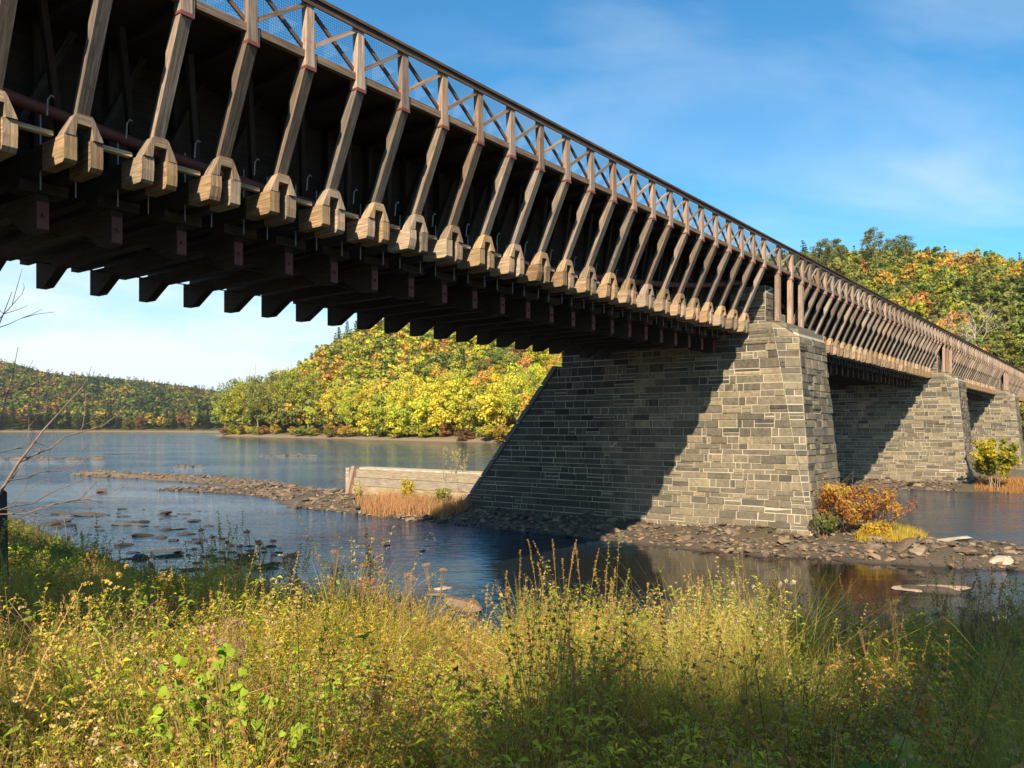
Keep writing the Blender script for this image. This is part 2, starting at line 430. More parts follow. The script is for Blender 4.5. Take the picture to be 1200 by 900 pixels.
def build_ground():
    fine = np.radians(np.linspace(-37, 37, 520)); back = np.radians(np.linspace(37, 323, 90)[1:-1])
    ang = np.concatenate([fine, back]); na = len(ang)
    rr = np.concatenate([[0.0], np.geomspace(.8, 6500, 640)]); nr = len(rr)
    A, Rr = np.meshgrid(ang, rr)
    X = Rr * np.sin(A); Y = Rr * np.cos(A)
    Z = ground_h(X, Y)
    V = np.stack([X, Y, Z], -1).reshape(-1, 3)
    i, j = np.meshgrid(np.arange(nr - 1), np.arange(na), indexing='ij')
    j2 = (j + 1) % na
    Q = np.stack([i * na + j, (i + 1) * na + j, (i + 1) * na + j2, i * na + j2], -1).reshape(-1, 4)
    Q = Q[:, ::-1]
    m, nt, out = new_mat("ground_soil")
    geo = N(nt, "ShaderNodeNewGeometry"); pos = geo.outputs["Position"]
    sep = N(nt, "ShaderNodeSeparateXYZ"); L(nt, pos, sep.inputs[0])
    n1 = noise(nt, pos, 1.3, 8, .7); n2 = noise(nt, pos, .09, 5, .6); n3 = noise(nt, pos, 6, 6, .7)
    grav = mix(nt, (.045, .035, .027), (.15, .11, .075), n3.outputs[0])
    soil = mix(nt, (.045, .036, .02), (.10, .085, .035), n1.outputs[0])
    forest = mix(nt, (.035, .045, .015), (.15, .12, .03), n2.outputs[0])
    hz = mathn(nt, 'ADD', sep.outputs[2], mathn(nt, 'MULTIPLY', n1.outputs[0], .7))
    f1 = ramp(nt, mathn(nt, 'MULTIPLY', hz, .5), [(.30, (0, 0, 0)), (.55, (1, 1, 1))]).outputs[0]
    f2 = ramp(nt, mathn(nt, 'MULTIPLY', sep.outputs[1], .01), [(.7, (0, 0, 0)), (1.0, (1, 1, 1))]).outputs[0]
    f3 = ramp(nt, mathn(nt, 'MULTIPLY', hz, .22), [(.25, (0, 0, 0)), (.62, (1, 1, 1))]).outputs[0]
    col = mix(nt, grav, soil, f1)
    col = mix(nt, col, mix(nt, (.20, .15, .09), forest, f3), f2)
    wet = ramp(nt, mathn(nt, 'MULTIPLY_ADD', sep.outputs[2], 4.0, .5), [(.35, (.3,) * 3), (.9, (1,) * 3)]).outputs[0]
    col = mix(nt, col, wet, 1.0, 'MULTIPLY')
    p = N(nt, "ShaderNodeBsdfPrincipled"); L(nt, col, p.inputs["Base Color"]); p.inputs["Roughness"].default_value = .9
    L(nt, bump(nt, noise(nt, pos, 11, 8, .8).outputs[0], .9, .10), p.inputs["Normal"]); L(nt, p.outputs[0], out.inputs[0])
    me = np_mesh("ground", V, Q, None, [m], smooth=True)
    put(bpy.data.objects.new("ground", me), kind="structure", label="river bank, gravel bars, river bed and wooded hills of the valley")
build_ground()

# ------------------------------------------------------------------ river
def build_water():
    m, nt, out = new_mat("river_water")
    geo = N(nt, "ShaderNodeNewGeometry"); pos = geo.outputs["Position"]
    rot = (0, 0, -.95)
    big = noise(nt, mapping(nt, pos, (.035, .06, 1), rot), 1.0, 4, .55)           # where riffles run
    sepp = N(nt, "ShaderNodeSeparateXYZ"); L(nt, pos, sepp.inputs[0])
    w1 = noise(nt, mapping(nt, pos, (.9, 1.9, 1), (0, 0, -.3)), 1.0, 5, .6, .3)
    w2 = noise(nt, mapping(nt, pos, (3.6, 6.5, 1), (0, 0, -.5)), 1.0, 4, .6, .2)
    w3 = noise(nt, mapping(nt, pos, (.16, .42, 1), (0, 0, -.2)), 1.0, 5, .6, .4)
    # the still pool in the lee of the first pier
    cxp, cyp = w_of(32, 17)
    dx = mathn(nt, 'SUBTRACT', sepp.outputs[0], cxp + 2); dy = mathn(nt, 'SUBTRACT', sepp.outputs[1], cyp - 5)
    dd = mathn(nt, 'ADD', mathn(nt, 'MULTIPLY', mathn(nt, 'POWER', mathn(nt, 'ABSOLUTE', dx), 2.0), .006), mathn(nt, 'MULTIPLY', mathn(nt, 'POWER', mathn(nt, 'ABSOLUTE', dy), 2.0), .010))
    pool = ramp(nt, dd, [(.35, (.10,) * 3), (1.0, (1,) * 3)]).outputs[0]
    rif = ramp(nt, big.outputs[0], [(.38, (.35,) * 3), (.62, (1.0,) * 3)]).outputs[0]
    amp = mathn(nt, 'MULTIPLY', pool, rif)
    h = mathn(nt, 'ADD', mathn(nt, 'MULTIPLY', w1.outputs[0], .13), mathn(nt, 'MULTIPLY', w2.outputs[0], .022))
    h = mathn(nt, 'ADD', h, mathn(nt, 'MULTIPLY', w3.outputs[0], .30))
    h = mathn(nt, 'MULTIPLY', h, amp)
    b = N(nt, "ShaderNodeBump"); b.inputs["Strength"].default_value = 1.0; b.inputs["Distance"].default_value = 1.0
    L(nt, h, b.inputs["Height"])
    p = N(nt, "ShaderNodeBsdfPrincipled")
    bed = noise(nt, pos, .5, 5, .6)
    L(nt, mix(nt, (.011, .009, .006), mix(nt, (.003, .026, .062), (.008, .028, .046), bed.outputs[0]), ramp(nt, dd, [(.1, (0, 0, 0)), (2.4, (1, 1, 1))]).outputs[0]), p.inputs["Base Color"])  # blue of the reflected sky put into the base colour outside the pool
    p.inputs["Roughness"].default_value = .05; p.inputs["IOR"].default_value = 1.33
    L(nt, b.outputs[0], p.inputs["Normal"]); L(nt, p.outputs[0], out.inputs[0])
    V = [(-6500, -300, 0), (6500, -300, 0), (6500, 6500, 0), (-6500, 6500, 0)]
    me = np_mesh("river", V, [(0, 1, 2, 3)], None, [m])
    put(bpy.data.objects.new("river", me), kind="structure", label="blue rippled river flowing under the bridge")
build_water()
# ------------------------------------------------------------------ bridge (local: x along, y across, z up)
BR = empty("aqueduct_bridge", (0, 0, 0), math.pi / 2 - TH, label="long weathered timber bridge with slanted struts carried over the river on stone piers", cat="bridge")
H = EYE
BAY = 1.375
S1 = [36.87 - BAY * k for k in range(28)][::-1]
S2 = [43.56 + BAY * k for k in range(28)]
S3 = [87.26 + 1.4 * k for k in range(28)]
S4 = [131.75 + BAY * k for k in range(28)]
PP = [38.87, 40.66, 42.34, 82.57, 84.36, 86.04, 127.06, 128.85, 130.53]
SL = S1 + S2 + S3 + S4                     # slanted bays
ALL = sorted(SL + PP)
RC = 19.3                                  # centre line of the bridge

def bridge_part(name, me, s=0.0, parent=None, stuff=False):
    o = bpy.data.objects.new(name, me); o.location = (s, 0, 0)
    put(o, parent=parent or BR)
    if stuff: o["kind"] = "stuff"
    return o
def join_copies(name, me, ss):
    V = np.empty(len(me.vertices) * 3, dtype=np.float32); me.vertices.foreach_get("co", V); V = V.reshape(-1, 3)
    polys = [tuple(p.vertices) for p in me.polygons]
    uv = np.empty(len(me.loops) * 2, dtype=np.float32); me.uv_layers[0].data.foreach_get("uv", uv)
    vs = []; fs = []; uvs = []; mi = []
    for s in ss:
        b = len(vs) * len(V)
        vs.append(V + np.array([s, 0, 0], dtype=np.float32)); fs += [tuple(i + b for i in p) for p in polys]; uvs.append(uv + R.random() * 30)
        mi += [p.material_index for p in me.polygons]
    m2 = bpy.data.meshes.new(name); m2.from_pydata(np.concatenate(vs).tolist(), [], fs)
    for m in me.materials: m2.materials.append(m)
    m2.polygons.foreach_set("material_index", mi)
    l = m2.uv_layers.new(name="UVMap"); l.data.foreach_set("uv", np.concatenate(uvs)); m2.update()
    return m2
def repeat(name, me, ss, cap=100, sub=None, variants=None):
    ss = sorted(ss)
    for i, s in enumerate(ss[:cap]):
        o = bridge_part(name, variants[i % len(variants)] if variants else me, s)
        if sub: bridge_part(sub[0], sub[1], 0, parent=o)
    if len(ss) > cap:
        bridge_part(name, join_copies(name, me, ss[cap:]), 0, stuff=True)
        if sub: bridge_part(sub[0], join_copies(sub[0], sub[1], ss[cap:]), 0, stuff=True)

def jit(a): return (R.random() - .5) * 2 * a

# slanted strut: profile in (across, up)
def strut_mesh():
    b = MB()
    T0, T1 = Vector((13.52, H + 7.42)), Vector((14.46, H + 5.38))
    d = (T1 - T0); Ln = d.length; d.normalize(); n = Vector((d.y, -d.x))
    if n.x > 0: n = -n                     # outward side
    a = .09 + jit(.006); w = .17 + jit(.02)
    def P(t, o): q = T0 + d * t * Ln + n * o; return (q.x, q.y)
    k = .30 + jit(.03)
    prof = [P(0, a), P(1, a), P(1, -a), P(k + .10, -a), P(k, -w), P(.06, -w), P(0, -a)]
    hw = .115 + jit(.008)
    b.prism(prof, lambda p: (-hw, p[0], p[1]), lambda p: (hw, p[0], p[1]), grain=(d.x, d.y))
    return b.mesh("strut", [M['strut']])
vs_strut = [strut_mesh() for _ in range(5)]
repeat("strut", vs_strut[0], SL, variants=vs_strut)

def yoke_mesh():
    b = MB(); z0 = H + 4.985
    f0 = lambda p: (p[0], 14.30 , z0 + p[1]); f1 = lambda p: (p[0], 14.60, z0 + p[1])
    for sg in (-1, 1):
        q = [(sg * .325, 0), (sg * .16, .36), (sg * .118, .40), (sg * .118, .25), (sg * .15, 0)]
        b.prism(q, f0, f1, grain=(0, 1))
    b.prism([(-.114, .22), (.114, .22), (.114, .395), (-.114, .395)], f0, f1)
    return b.mesh("strut_yoke", [M['beam']])
vs_yoke = [yoke_mesh() for _ in range(4)]
repeat("strut_yoke", vs_yoke[0], SL, variants=vs_yoke)

def floor_beam_mesh():
    b = MB(); r0 = 14.32 + jit(.03); r1 = 2 * RC - 14.32 + jit(.03); z0 = H + 4.515 + jit(.03); z1 = H + 4.98
    hw = .116 + jit(.012)
    e = .10 + jit(.05)
    zb = z0 - .03 + jit(.02); rm = r0 + .80 + jit(.06)
    prof = [(r0 + jit(.012), z1), (r0 + jit(.02), z0 + .22), (r0 + .02 + jit(.02), z0 + .03), (r0 + .05 + e * .2, zb), (rm, zb), (rm, z1)]
    b.prism(prof, lambda p: (-hw, p[0], p[1]), lambda p: (hw, p[0], p[1]))
    b.box(-hw + .004, hw - .004, rm + .002, r1, z0, z1, m=1, ax='y')  # inner length takes the shaded wood colour
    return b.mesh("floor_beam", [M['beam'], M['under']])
vs_fb = [floor_beam_mesh() for _ in range(8)]
fbs = [s + o for s in SL for o in (-.225, .225)]
repeat("floor_beam", vs_fb[0], fbs, variants=vs_fb)

def post_mesh(pier=False):
    b = MB(); zt = H + 8.80; zb = H + (5.05 if pier else 7.44)
    hw = .112
    if pier:
        b.box(-hw - .01, hw + .01, 13.44, 13.66, zb, H + 7.40, ax='z')
    z0 = H + 7.44
    prof = [(13.42, z0), (13.42, zt), (13.60, zt), (13.58, z0 + .62), (13.66, z0 + .30), (13.66, z0)]
    b.prism(prof, lambda p: (-hw + (.02 if p[1] > z0 + .5 else 0), p[0], p[1]), lambda p: (hw - (.02 if p[1] > z0 + .5 else 0), p[0], p[1]), grain=(0, 1))
    # side cleat
    b.box(hw + .002, hw + .05, 13.44, 13.62, H + 7.38, H + 7.72, ax='z')
    return b.mesh("railing_post" if not pier else "pier_post", [M['post']])
def collar_mesh():
    b = MB(); b.box(-.125, .125, 13.405, 13.67, H + 7.395, H + 7.437)
    b.box(-.128, .128, 13.40, 13.43, H + 7.36, H + 7.395)
    return b.mesh("red_collar", [M['redpaint']])
cm = collar_mesh()
repeat("railing_post", post_mesh(), SL, sub=("red_collar", cm))
repeat("pier_post", post_mesh(True), PP, sub=("red_collar", cm))

# railing panels: front brace, back brace, wire mesh per bay
cacheb = {}
gaps = [(a, b_ - a) for a, b_ in zip(ALL[:-1], ALL[1:]) if b_ - a < 3]
def panel_meshes(g):
    k = round(g, 2)
    if k in cacheb: return cacheb[k]
    f = MB(); f.beam((.10, 13.455, H + 7.90), (g - .06, 13.455, H + 8.72), .045, .085, up=(0, 0, 1))
    bk = MB(); bk.beam((.05, 13.565, H + 8.74), (g - .08, 13.565, H + 7.86), .045, .085, up=(0, 0, 1))
    V = []; Q = []; w = .0035
    nx = int((g - .2) / .052); nz = int(.98 / .052)
    for i in range(nx + 1):
        x = .1 + (g - .2) * i / nx
        for (dx, dy) in ((w, 0), (0, w)):
            b0 = len(V); V += [(x - dx, 13.61 - dy, H + 7.80), (x + dx, 13.61 + dy, H + 7.80), (x + dx, 13.61 + dy, H + 8.78), (x - dx, 13.61 - dy, H + 8.78)]; Q.append((b0, b0 + 1, b0 + 2, b0 + 3))
    for j in range(nz + 1):
        z = H + 7.80 + .98 * j / nz
        for (dz, dy) in ((w, 0), (0, w)):
            b0 = len(V); V += [(.1, 13.62 - dy, z - dz), (.1, 13.62 + dy, z + dz), (g - .1, 13.62 + dy, z + dz), (g - .1, 13.62 - dy, z - dz)]; Q.append((b0, b0 + 1, b0 + 2, b0 + 3))
    wm = np_mesh("wire_mesh", V, Q, None, [M['steel']], uv=[0] * (len(Q) * 8))
    cacheb[k] = (f.mesh("railing_brace", [M['post']]), bk.mesh("railing_brace", [M['rail']]), wm)
    return cacheb[k]
for i, (a, g) in enumerate(gaps[:100]):
    f, bk, wm = panel_meshes(g)
    if i < 50: bridge_part("railing_brace", f, a); bridge_part("railing_brace", bk, a)
    bridge_part("wire_mesh", wm, a)
f, bk, wm = panel_meshes(BAY)
far = [a for a, g in gaps[50:]]
bridge_part("railing_brace", join_copies("railing_brace", f, far), 0, stuff=True)
bridge_part("railing_brace", join_copies("railing_brace", bk, far), 0, stuff=True)
bridge_part("wire_mesh", join_copies("wire_mesh", wm, [a for a, g in gaps[100:]]), 0, stuff=True)

# long members, in lengths with visible butt joints
def lengths(name, x0, x1, step, fn, mat):
    b = MB(); x = x0
    while x < x1:
        e = min(x + step, x1); fn(b, x + .004, e - .004, jit(.006)); x = e
    return bridge_part(name, b.mesh(name, [mat]), 0)
XA, XB = S1[0] - 4.0, S4[-1] + 6
lengths("top_rail", XA, XB, BAY * 4, lambda b, x, e, j: (b.box(x, e, 13.34 + j, 13.64, H + 8.835, H + 8.90), b.box(x, e, 13.385, 13.418, H + 8.69 + j, H + 8.832)), M['rail'])
lengths("edge_beam", XA, XB, BAY * 3, lambda b, x, e, j: b.box(x, e, 13.47, 13.60 , H + 7.615, H + 7.775 + j), M['strut'])
lengths("edge_beam", XA, XB, BAY * 3, lambda b, x, e, j: b.box(x, e, 2 * RC - 13.60, 2 * RC - 13.47, H + 7.615, H + 7.775 + j), M['strut'])
for y0, y1 in ((13.605, 16.28), (2 * RC - 16.28, 2 * RC - 13.605)):
    b = MB(); y = y0
    while y < y1 - .05:
        e = min(y + .265, y1); x = XA
        while x < XB:
            x2 = min(x + 5.5 + R.random(), XB); b.box(x, x2 - .006, y, e - .006, H + 7.63, H + 7.69); x = x2
        y = e
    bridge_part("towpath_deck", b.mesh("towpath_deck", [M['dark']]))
for y0, y1 in ((16.285, 16.345), (2 * RC - 16.345, 2 * RC - 16.285)):
    b = MB(); z = H + 4.985
    while z < H + 8.3:
        x = XA
        while x < XB:
            x2 = min(x + 5.5 + R.random() * 2, XB); b.box(x, x2 - .006, y0, y1 + jit(.004), z, z + .27); x = x2
        z += .275
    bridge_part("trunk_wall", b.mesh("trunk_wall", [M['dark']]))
b = MB(); y = 16.36
while y < 2 * RC - 16.5:
    b.box(XA, XB, y, y + .28, H + 4.985, H + 5.05); y += .285
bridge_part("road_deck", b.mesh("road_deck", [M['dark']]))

lengths("light_leak_strip", XA, XB, 5.5, lambda b, x, e, j: b.box(x, e, 16.18, 16.30, H + 7.50, H + 7.627), M['dark'])  # strip added to block light leaking between deck and wall
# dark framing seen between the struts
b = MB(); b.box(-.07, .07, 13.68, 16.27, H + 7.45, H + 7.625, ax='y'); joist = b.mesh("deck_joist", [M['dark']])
repeat("deck_joist", joist, ALL)
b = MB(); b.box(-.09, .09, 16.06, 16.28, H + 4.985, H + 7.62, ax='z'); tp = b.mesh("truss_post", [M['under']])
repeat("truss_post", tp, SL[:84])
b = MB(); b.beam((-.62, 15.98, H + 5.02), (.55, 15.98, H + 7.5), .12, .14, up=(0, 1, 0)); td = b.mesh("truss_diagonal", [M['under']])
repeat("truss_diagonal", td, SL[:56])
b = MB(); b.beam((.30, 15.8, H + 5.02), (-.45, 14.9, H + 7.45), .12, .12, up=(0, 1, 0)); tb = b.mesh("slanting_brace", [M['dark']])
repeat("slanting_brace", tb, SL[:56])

# under the floor: bearing block, hung cross beam with red end plate
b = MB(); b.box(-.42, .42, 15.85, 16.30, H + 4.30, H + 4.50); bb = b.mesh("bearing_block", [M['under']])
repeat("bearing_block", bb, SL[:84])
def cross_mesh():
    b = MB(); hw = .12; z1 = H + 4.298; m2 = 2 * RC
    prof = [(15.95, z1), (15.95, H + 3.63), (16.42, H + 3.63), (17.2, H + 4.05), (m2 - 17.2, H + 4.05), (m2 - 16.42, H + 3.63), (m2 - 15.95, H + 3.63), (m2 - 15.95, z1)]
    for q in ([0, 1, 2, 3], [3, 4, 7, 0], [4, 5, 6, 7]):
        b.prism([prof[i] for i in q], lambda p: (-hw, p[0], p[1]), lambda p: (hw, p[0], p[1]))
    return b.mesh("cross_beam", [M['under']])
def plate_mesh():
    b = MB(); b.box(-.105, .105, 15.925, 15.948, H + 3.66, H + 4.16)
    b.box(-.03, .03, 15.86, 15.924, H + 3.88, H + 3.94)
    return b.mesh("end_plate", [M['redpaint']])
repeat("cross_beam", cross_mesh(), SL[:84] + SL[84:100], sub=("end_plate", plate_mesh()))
# suspender rods with bright hooked ends beside each pair of beams
def rod_mesh():
    nb = NB()
    for x in (-.30, .30):
        V, Q = tube([(x, 15.3, H + 4.2), (x, 15.3, H + 5.6)], [.014, .014], 5); nb.add(V, Q)
    V, Q = tube([(-.42, 14.75, H + 5.35), (-.42, 14.72, H + 5.62), (-.38, 14.70, H + 5.70), (-.33, 14.70, H + 5.68)], [.016] * 4, 5); nb.add(V, Q)
    me = nb.mesh("suspender_rod", [M['steel']], True); me.uv_layers.new(name="UVMap"); return me
repeat("suspender_rod", rod_mesh(), SL[:84])
# steel straps lying along the beam tops between the yokes
b = MB(); b.box(.36, 1.0, 14.62, 14.74, H + 4.99, H + 5.07); repeat("pale_strap", b.mesh("pale_strap", [M['crib']]), [s for i, s in enumerate(SL[:56]) if i % 2 or i > 3])

def cable(y, a, c, hm, rise, nm="suspension_cable"):
    xs = np.linspace(a, c, 60); mid = (a + c) / 2
    z = H + hm + rise * ((xs - mid) / ((c - a) / 2)) ** 2
    V, Q = tube(np.stack([xs, np.full(60, y), z], -1), np.full(60, .115), 10)
    bridge_part(nm, np_mesh(nm, V, Q, None, [M['redpaint']], smooth=True))
for (a, c) in ((-4.9, 38.9), (41.6, 83), (85.5, 127.5), (130, 172)):
    cable(15.30, a, c, 5.14, 2.1); cable(2 * RC - 15.30, a, c, 5.14, 2.1)
# thin bracing rods below the floor
nb = NB()
for i in range(0, 54):
    s = SL[i]; s2 = SL[i + 1]
    if s2 - s > 2: continue
    V, Q = tube([(s + .12, 2 * RC - 16.8, H + 4.16), (s2 - .12, 2 * RC - 16.8, H + 4.16)], [.018, .018], 4); nb.add(V, Q)
V, Q = tube([(XA, 18.2, H + 4.1), (XB, 18.2, H + 4.1)], [.03, .03], 4); nb.add(V, Q)
bridge_part("bracing_rods", nb.mesh("bracing_rods", [M['iron']], True))["kind"] = "stuff"

# ------------------------------------------------------------------ masonry
STONE = [(.085, .082, .074), (.110, .104, .090), (.142, .132, .110), (.175, .158, .125), (.052, .052, .054), (.21, .185, .14), (.095, .084, .068)]
def masonry(nb, levels, polys, rg, proj=(.004, .055), faces=None, tone=1.0):
    """levels: heights; polys: per level list of (x, y); stones laid in irregular courses on each facet"""
    n = len(polys[0])
    lv = np.array(levels); P = np.array(polys, float)     # (L, n, 2)
    def at(i, h):
        return np.array([np.interp(h, lv, P[:, i, 0]), np.interp(h, lv, P[:, i, 1])])
    CH = []; h = lv[0]
    while h < lv[-1] - .06:
        ch = rg.choice([.20, .26, .31, .36, .40, .46], p=[.12, .2, .25, .2, .14, .09]) * rg.uniform(.93, 1.07)
        if lv[-1] - h - ch < .16: ch = lv[-1] - h
        CH.append(ch); h += ch
    for i in range(n):
        if faces is not None and i not in faces: continue
        j = (i + 1) % n
        # mortar backing
        for a in range(len(lv) - 1):
            if lv[a + 1] - lv[a] < 1e-4: continue
            q = [(*P[a, i], lv[a]), (*P[a, j], lv[a]), (*P[a + 1, j], lv[a + 1]), (*P[a + 1, i], lv[a + 1])]
            MORT.append(q)
        h = lv[0]; pj = (.01, .085) if (n > 4 and i in (1, 2)) else proj
        for ch in CH:
            h2 = h + ch
            A, B = at(i, h), at(j, h); A2, B2 = at(i, h2), at(j, h2)
            Ld = np.linalg.norm(B - A); L2 = np.linalg.norm(B2 - A2)
            Lm = max(Ld, L2)
            if Lm < .12: h = h2; continue
            e = (B - A) / max(Ld, 1e-6) if Ld > L2 else (B2 - A2) / max(L2, 1e-6)
            nn = np.array([e[1], -e[0]])
            # project both rows on e
            a1, b1 = 0.0, (B - A) @ e; a2, b2 = (A2 - A) @ e, (B2 - A) @ e
            lo, hi = min(a1, a2), max(b1, b2)
            x = lo
            while x < hi - .02:
                w = rg.uniform(.42, 1.35) if rg.random() > .18 else rg.uniform(.18, .36)
                if hi - x - w < .25: w = hi - x
                sub = [(h, h2)]
                if ch > .27 and rg.random() < .12: mm = h + ch * rg.uniform(.4, .6); sub = [(h, mm), (mm, h2)]
                for (p0, p1) in sub:
                    g = .0125
                    t0 = (p0 + g - h) / ch; t1 = (p1 - g - h) / ch
                    xs = []
                    for (xx, t) in ((x + g, t0), (x + w - g, t0), (x + w - g, t1), (x + g, t1)):
                        xs.append(min(max(xx, a1 + (a2 - a1) * t), b1 + (b2 - b1) * t))
                    if min(xs[1] - xs[0], xs[2] - xs[3]) < .0 or max(xs[1] - xs[0], xs[2] - xs[3]) < .03: continue
                    d = rg.uniform(*pj)
                    inn = []; outr = []
                    cxm = sum(xs) / 4; hm = (p0 + p1) / 2
                    for (xx, hh, t) in ((xs[0], p0 + g, t0), (xs[1], p0 + g, t0), (xs[2], p1 - g, t1), (xs[3], p1 - g, t1)):
                        O = A + (A2 - A) * t; O = O - e * (O - A).dot(e)          # depth drift from batter only
                        q = O + e * xx
                        inn.append((q[0] - nn[0] * .01, q[1] - nn[1] * .01, hh))
                        k = .012
                        x3 = xx + (k if xx < cxm else -k) + rg.uniform(-.006, .006); h3 = hh + (k if hh < hm else -k) + rg.uniform(-.005, .005)
                        q = O + e * x3 + nn * (d + rg.uniform(-.006, .006))
                        outr.append((q[0], q[1], h3))
                    c = np.array(STONE[rg.choice(len(STONE), p=[.2, .24, .2, .13, .1, .06, .07])]) * rg.uniform(.88, 1.12) * tone
                    nb.add(inn + outr, [(4, 5, 6, 7), (0, 1, 5, 4), (1, 2, 6, 5), (2, 3, 7, 6), (3, 0, 4, 7)], None, c)
                x += w
            h = h2
def lerp(a, b, t): return a + (b - a) * t
M['cap'] = plain('weathered_cap_stone', (.15, .135, .105), .9, var=.4, sc=5)
def pier_poly(h):
    t = (h + 4.87) / 9.8
    s0 = lerp(37.3, 37.4, t); s1 = 42.4
    rA = lerp(11.50, 13.30, t)
    tn = min(t, .94)
    rF = lerp(11.43, 12.40, tn); c0 = lerp(.05, .85, tn); c1 = lerp(.05, .30, tn)
    if h > 4.4:
        k = min((h - 4.4) / .5, 1); rF = lerp(rF, 13.28, k); c0 = lerp(c0, .06, k); c1 = lerp(c1, .06, k)
    if h > 3.3: rb = 25.06
    else: rb = 25.40 + (3.3 - h) * .83
    return [(s0, rA), (s0 + c0, rF), (s1 - c1, rF), (s1, rA), (s1, rb), (s0, rb)]
rgp = np.random.default_rng(3)
nbp = NB(); MORT = []
lo = [-6.4, -4.87, -2, 1, 3.299]; masonry(nbp, [h + H for h in lo], [pier_poly(h) for h in lo], rgp)
hi_ = [3.301, 4.4, 4.65, 4.93]; masonry(nbp, [h + H for h in hi_], [pier_poly(h) for h in hi_], rgp)
for (ra, rb) in ((14.05, 15.85), (2 * RC - 15.85, 2 * RC - 14.05)):
    q = [(38.55, ra), (42.1, ra), (42.1, rb), (38.55, rb)]
    masonry(nbp, [H + 4.932, H + 5.75], [q, q], rgp)
    q2 = [(38.6, ra), (40.8, ra), (40.8, rb), (38.6, rb)]
    masonry(nbp, [H + 5.752, H + 6.9], [q2, [(38.6, ra), (39.6, ra), (39.6, rb), (38.6, rb)]], rgp)
    MORT.append([(38.6, ra, H + 6.9), (39.6, ra, H + 6.9), (39.6, rb, H + 6.9), (38.6, rb, H + 6.9)])
    MORT.append([(38.55, ra, H + 5.75), (42.1, ra, H + 5.75), (42.1, rb, H + 5.75), (38.55, rb, H + 5.75)])
top = pier_poly(4.93)
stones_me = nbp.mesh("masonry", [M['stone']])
mv = np.array(MORT, float).reshape(-1, 3); mq = np.arange(len(mv)).reshape(-1, 4)
tv = np.array([(x, y, H + 4.93) for x, y in top]); 
mortar_me = np_mesh("mortar", np.concatenate([mv, tv]), np.concatenate([mq, [[len(mv), len(mv) + 1, len(mv) + 4, len(mv) + 5], [len(mv) + 1, len(mv) + 2, len(mv) + 3, len(mv) + 4]]]), None, [M['mortar']])
b = MB(); b.box(37.72, 42.62, 13.24, 13.80, H + 4.935, H + 5.045); b.box(37.75, 42.6, 2 * RC - 13.80, 2 * RC - 13.24, H + 4.935, H + 5.045); sill_me = b.mesh("timber_sill", [M['rail']])
b = MB()
for z0, z1, q in ((4.40, 4.64, [(37.33, 13.4), (38.22, 12.36), (42.1, 12.36), (42.47, 13.4)]), (4.65, 4.925, [(37.36, 13.35), (37.9, 12.80), (42.2, 12.80), (42.45, 13.35)])):
    b.prism(q, lambda p, z=z0: (p[0], p[1], H + z), lambda p, z=z1: (p[0], p[1], H + z))
nose_me = b.mesh("nose_cap", [M['cap']]); b = MB()
p0, p1 = pier_poly(3.29)[5], pier_poly(-5.2)[5]
n_c = 8
for i in range(n_c):
    t0, t1 = i / n_c, (i + 1) / n_c - .012
    h0, h1 = lerp(3.29, -5.2, t0), lerp(3.29, -5.2, t1)
    r0, r1 = lerp(p0[1], p1[1], t0), lerp(p0[1], p1[1], t1)
    b.hexa([(37.24, r0, H + h0), (42.46, r0, H + h0), (42.46, r0 + .18, H + h0 + .16), (37.24, r0 + .18, H + h0 + .16),
            (37.24, r1, H + h1), (42.46, r1, H + h1), (42.46, r1 + .18, H + h1 + .16), (37.24, r1 + .18, H + h1 + .16)], 1.3)
cop_me = b.mesh("sloping_coping", [plain("coping_stone", (.10, .098, .092), .9)])
plabels = ["nearest grey stone pier with a broad battered side wall, an orange bush at its foot",
           "second stone pier along the bridge with a yellow sapling beside its base",
           "farthest stone pier in view, behind the yellow sapling"]
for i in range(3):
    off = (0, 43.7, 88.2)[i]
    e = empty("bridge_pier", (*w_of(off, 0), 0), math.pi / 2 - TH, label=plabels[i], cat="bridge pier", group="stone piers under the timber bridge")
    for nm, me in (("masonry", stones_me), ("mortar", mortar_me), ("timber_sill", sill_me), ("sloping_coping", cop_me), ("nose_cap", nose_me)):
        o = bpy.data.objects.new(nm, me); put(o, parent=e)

# ------------------------------------------------------------------ log crib upstream of the first pier
def crib():
    e = empty("log_crib", (*w_of(38.6, 0), 0), math.pi / 2 - TH, label="low bleached log crib wall standing on the gravel bar upstream of the nearest pier", cat="log crib")
    zb, zt = H - 5.3, H - 2.80
    hs = [0, .62, 1.22, 1.80, 2.36]
    for i in range(4):
        b = MB(); x = 31.0
        lean = .16 * i
        for (ya, yb) in ((30.6, 37.5), (37.51, 44.3)):
            b.box(-.0 + lean + jit(.02), .42 + lean, ya, yb + jit(.1), zb + hs[i] + .012, zb + hs[i + 1] - .012, ax='y')
        o = bpy.data.objects.new("log_course", b.mesh("log_course", [M['crib']])); put(o, parent=e)
    b = MB()
    for k in range(3): b.box(.95 + k * .5, 1.42 + k * .5, 30.8, 44.5, zt - .35, zt - .04, ax='y')
    o = bpy.data.objects.new("top_plank", b.mesh("top_plank", [M['crib']])); put(o, parent=e)
    b = MB(); b.beam((-.12, 44.1, zb - .1), (.52, 43.9, zt + .05), .5, .3, up=(0, 1, 0)); 
    o = bpy.data.objects.new("end_post", b.mesh("end_post", [M['post']])); put(o, parent=e)
    b = MB(); b.box(.3, 2.6, 44.35, 44.7, zb, zt - .05)
    o = bpy.data.objects.new("end_wall", b.mesh("end_wall", [M['crib']])); put(o, parent=e)
crib()

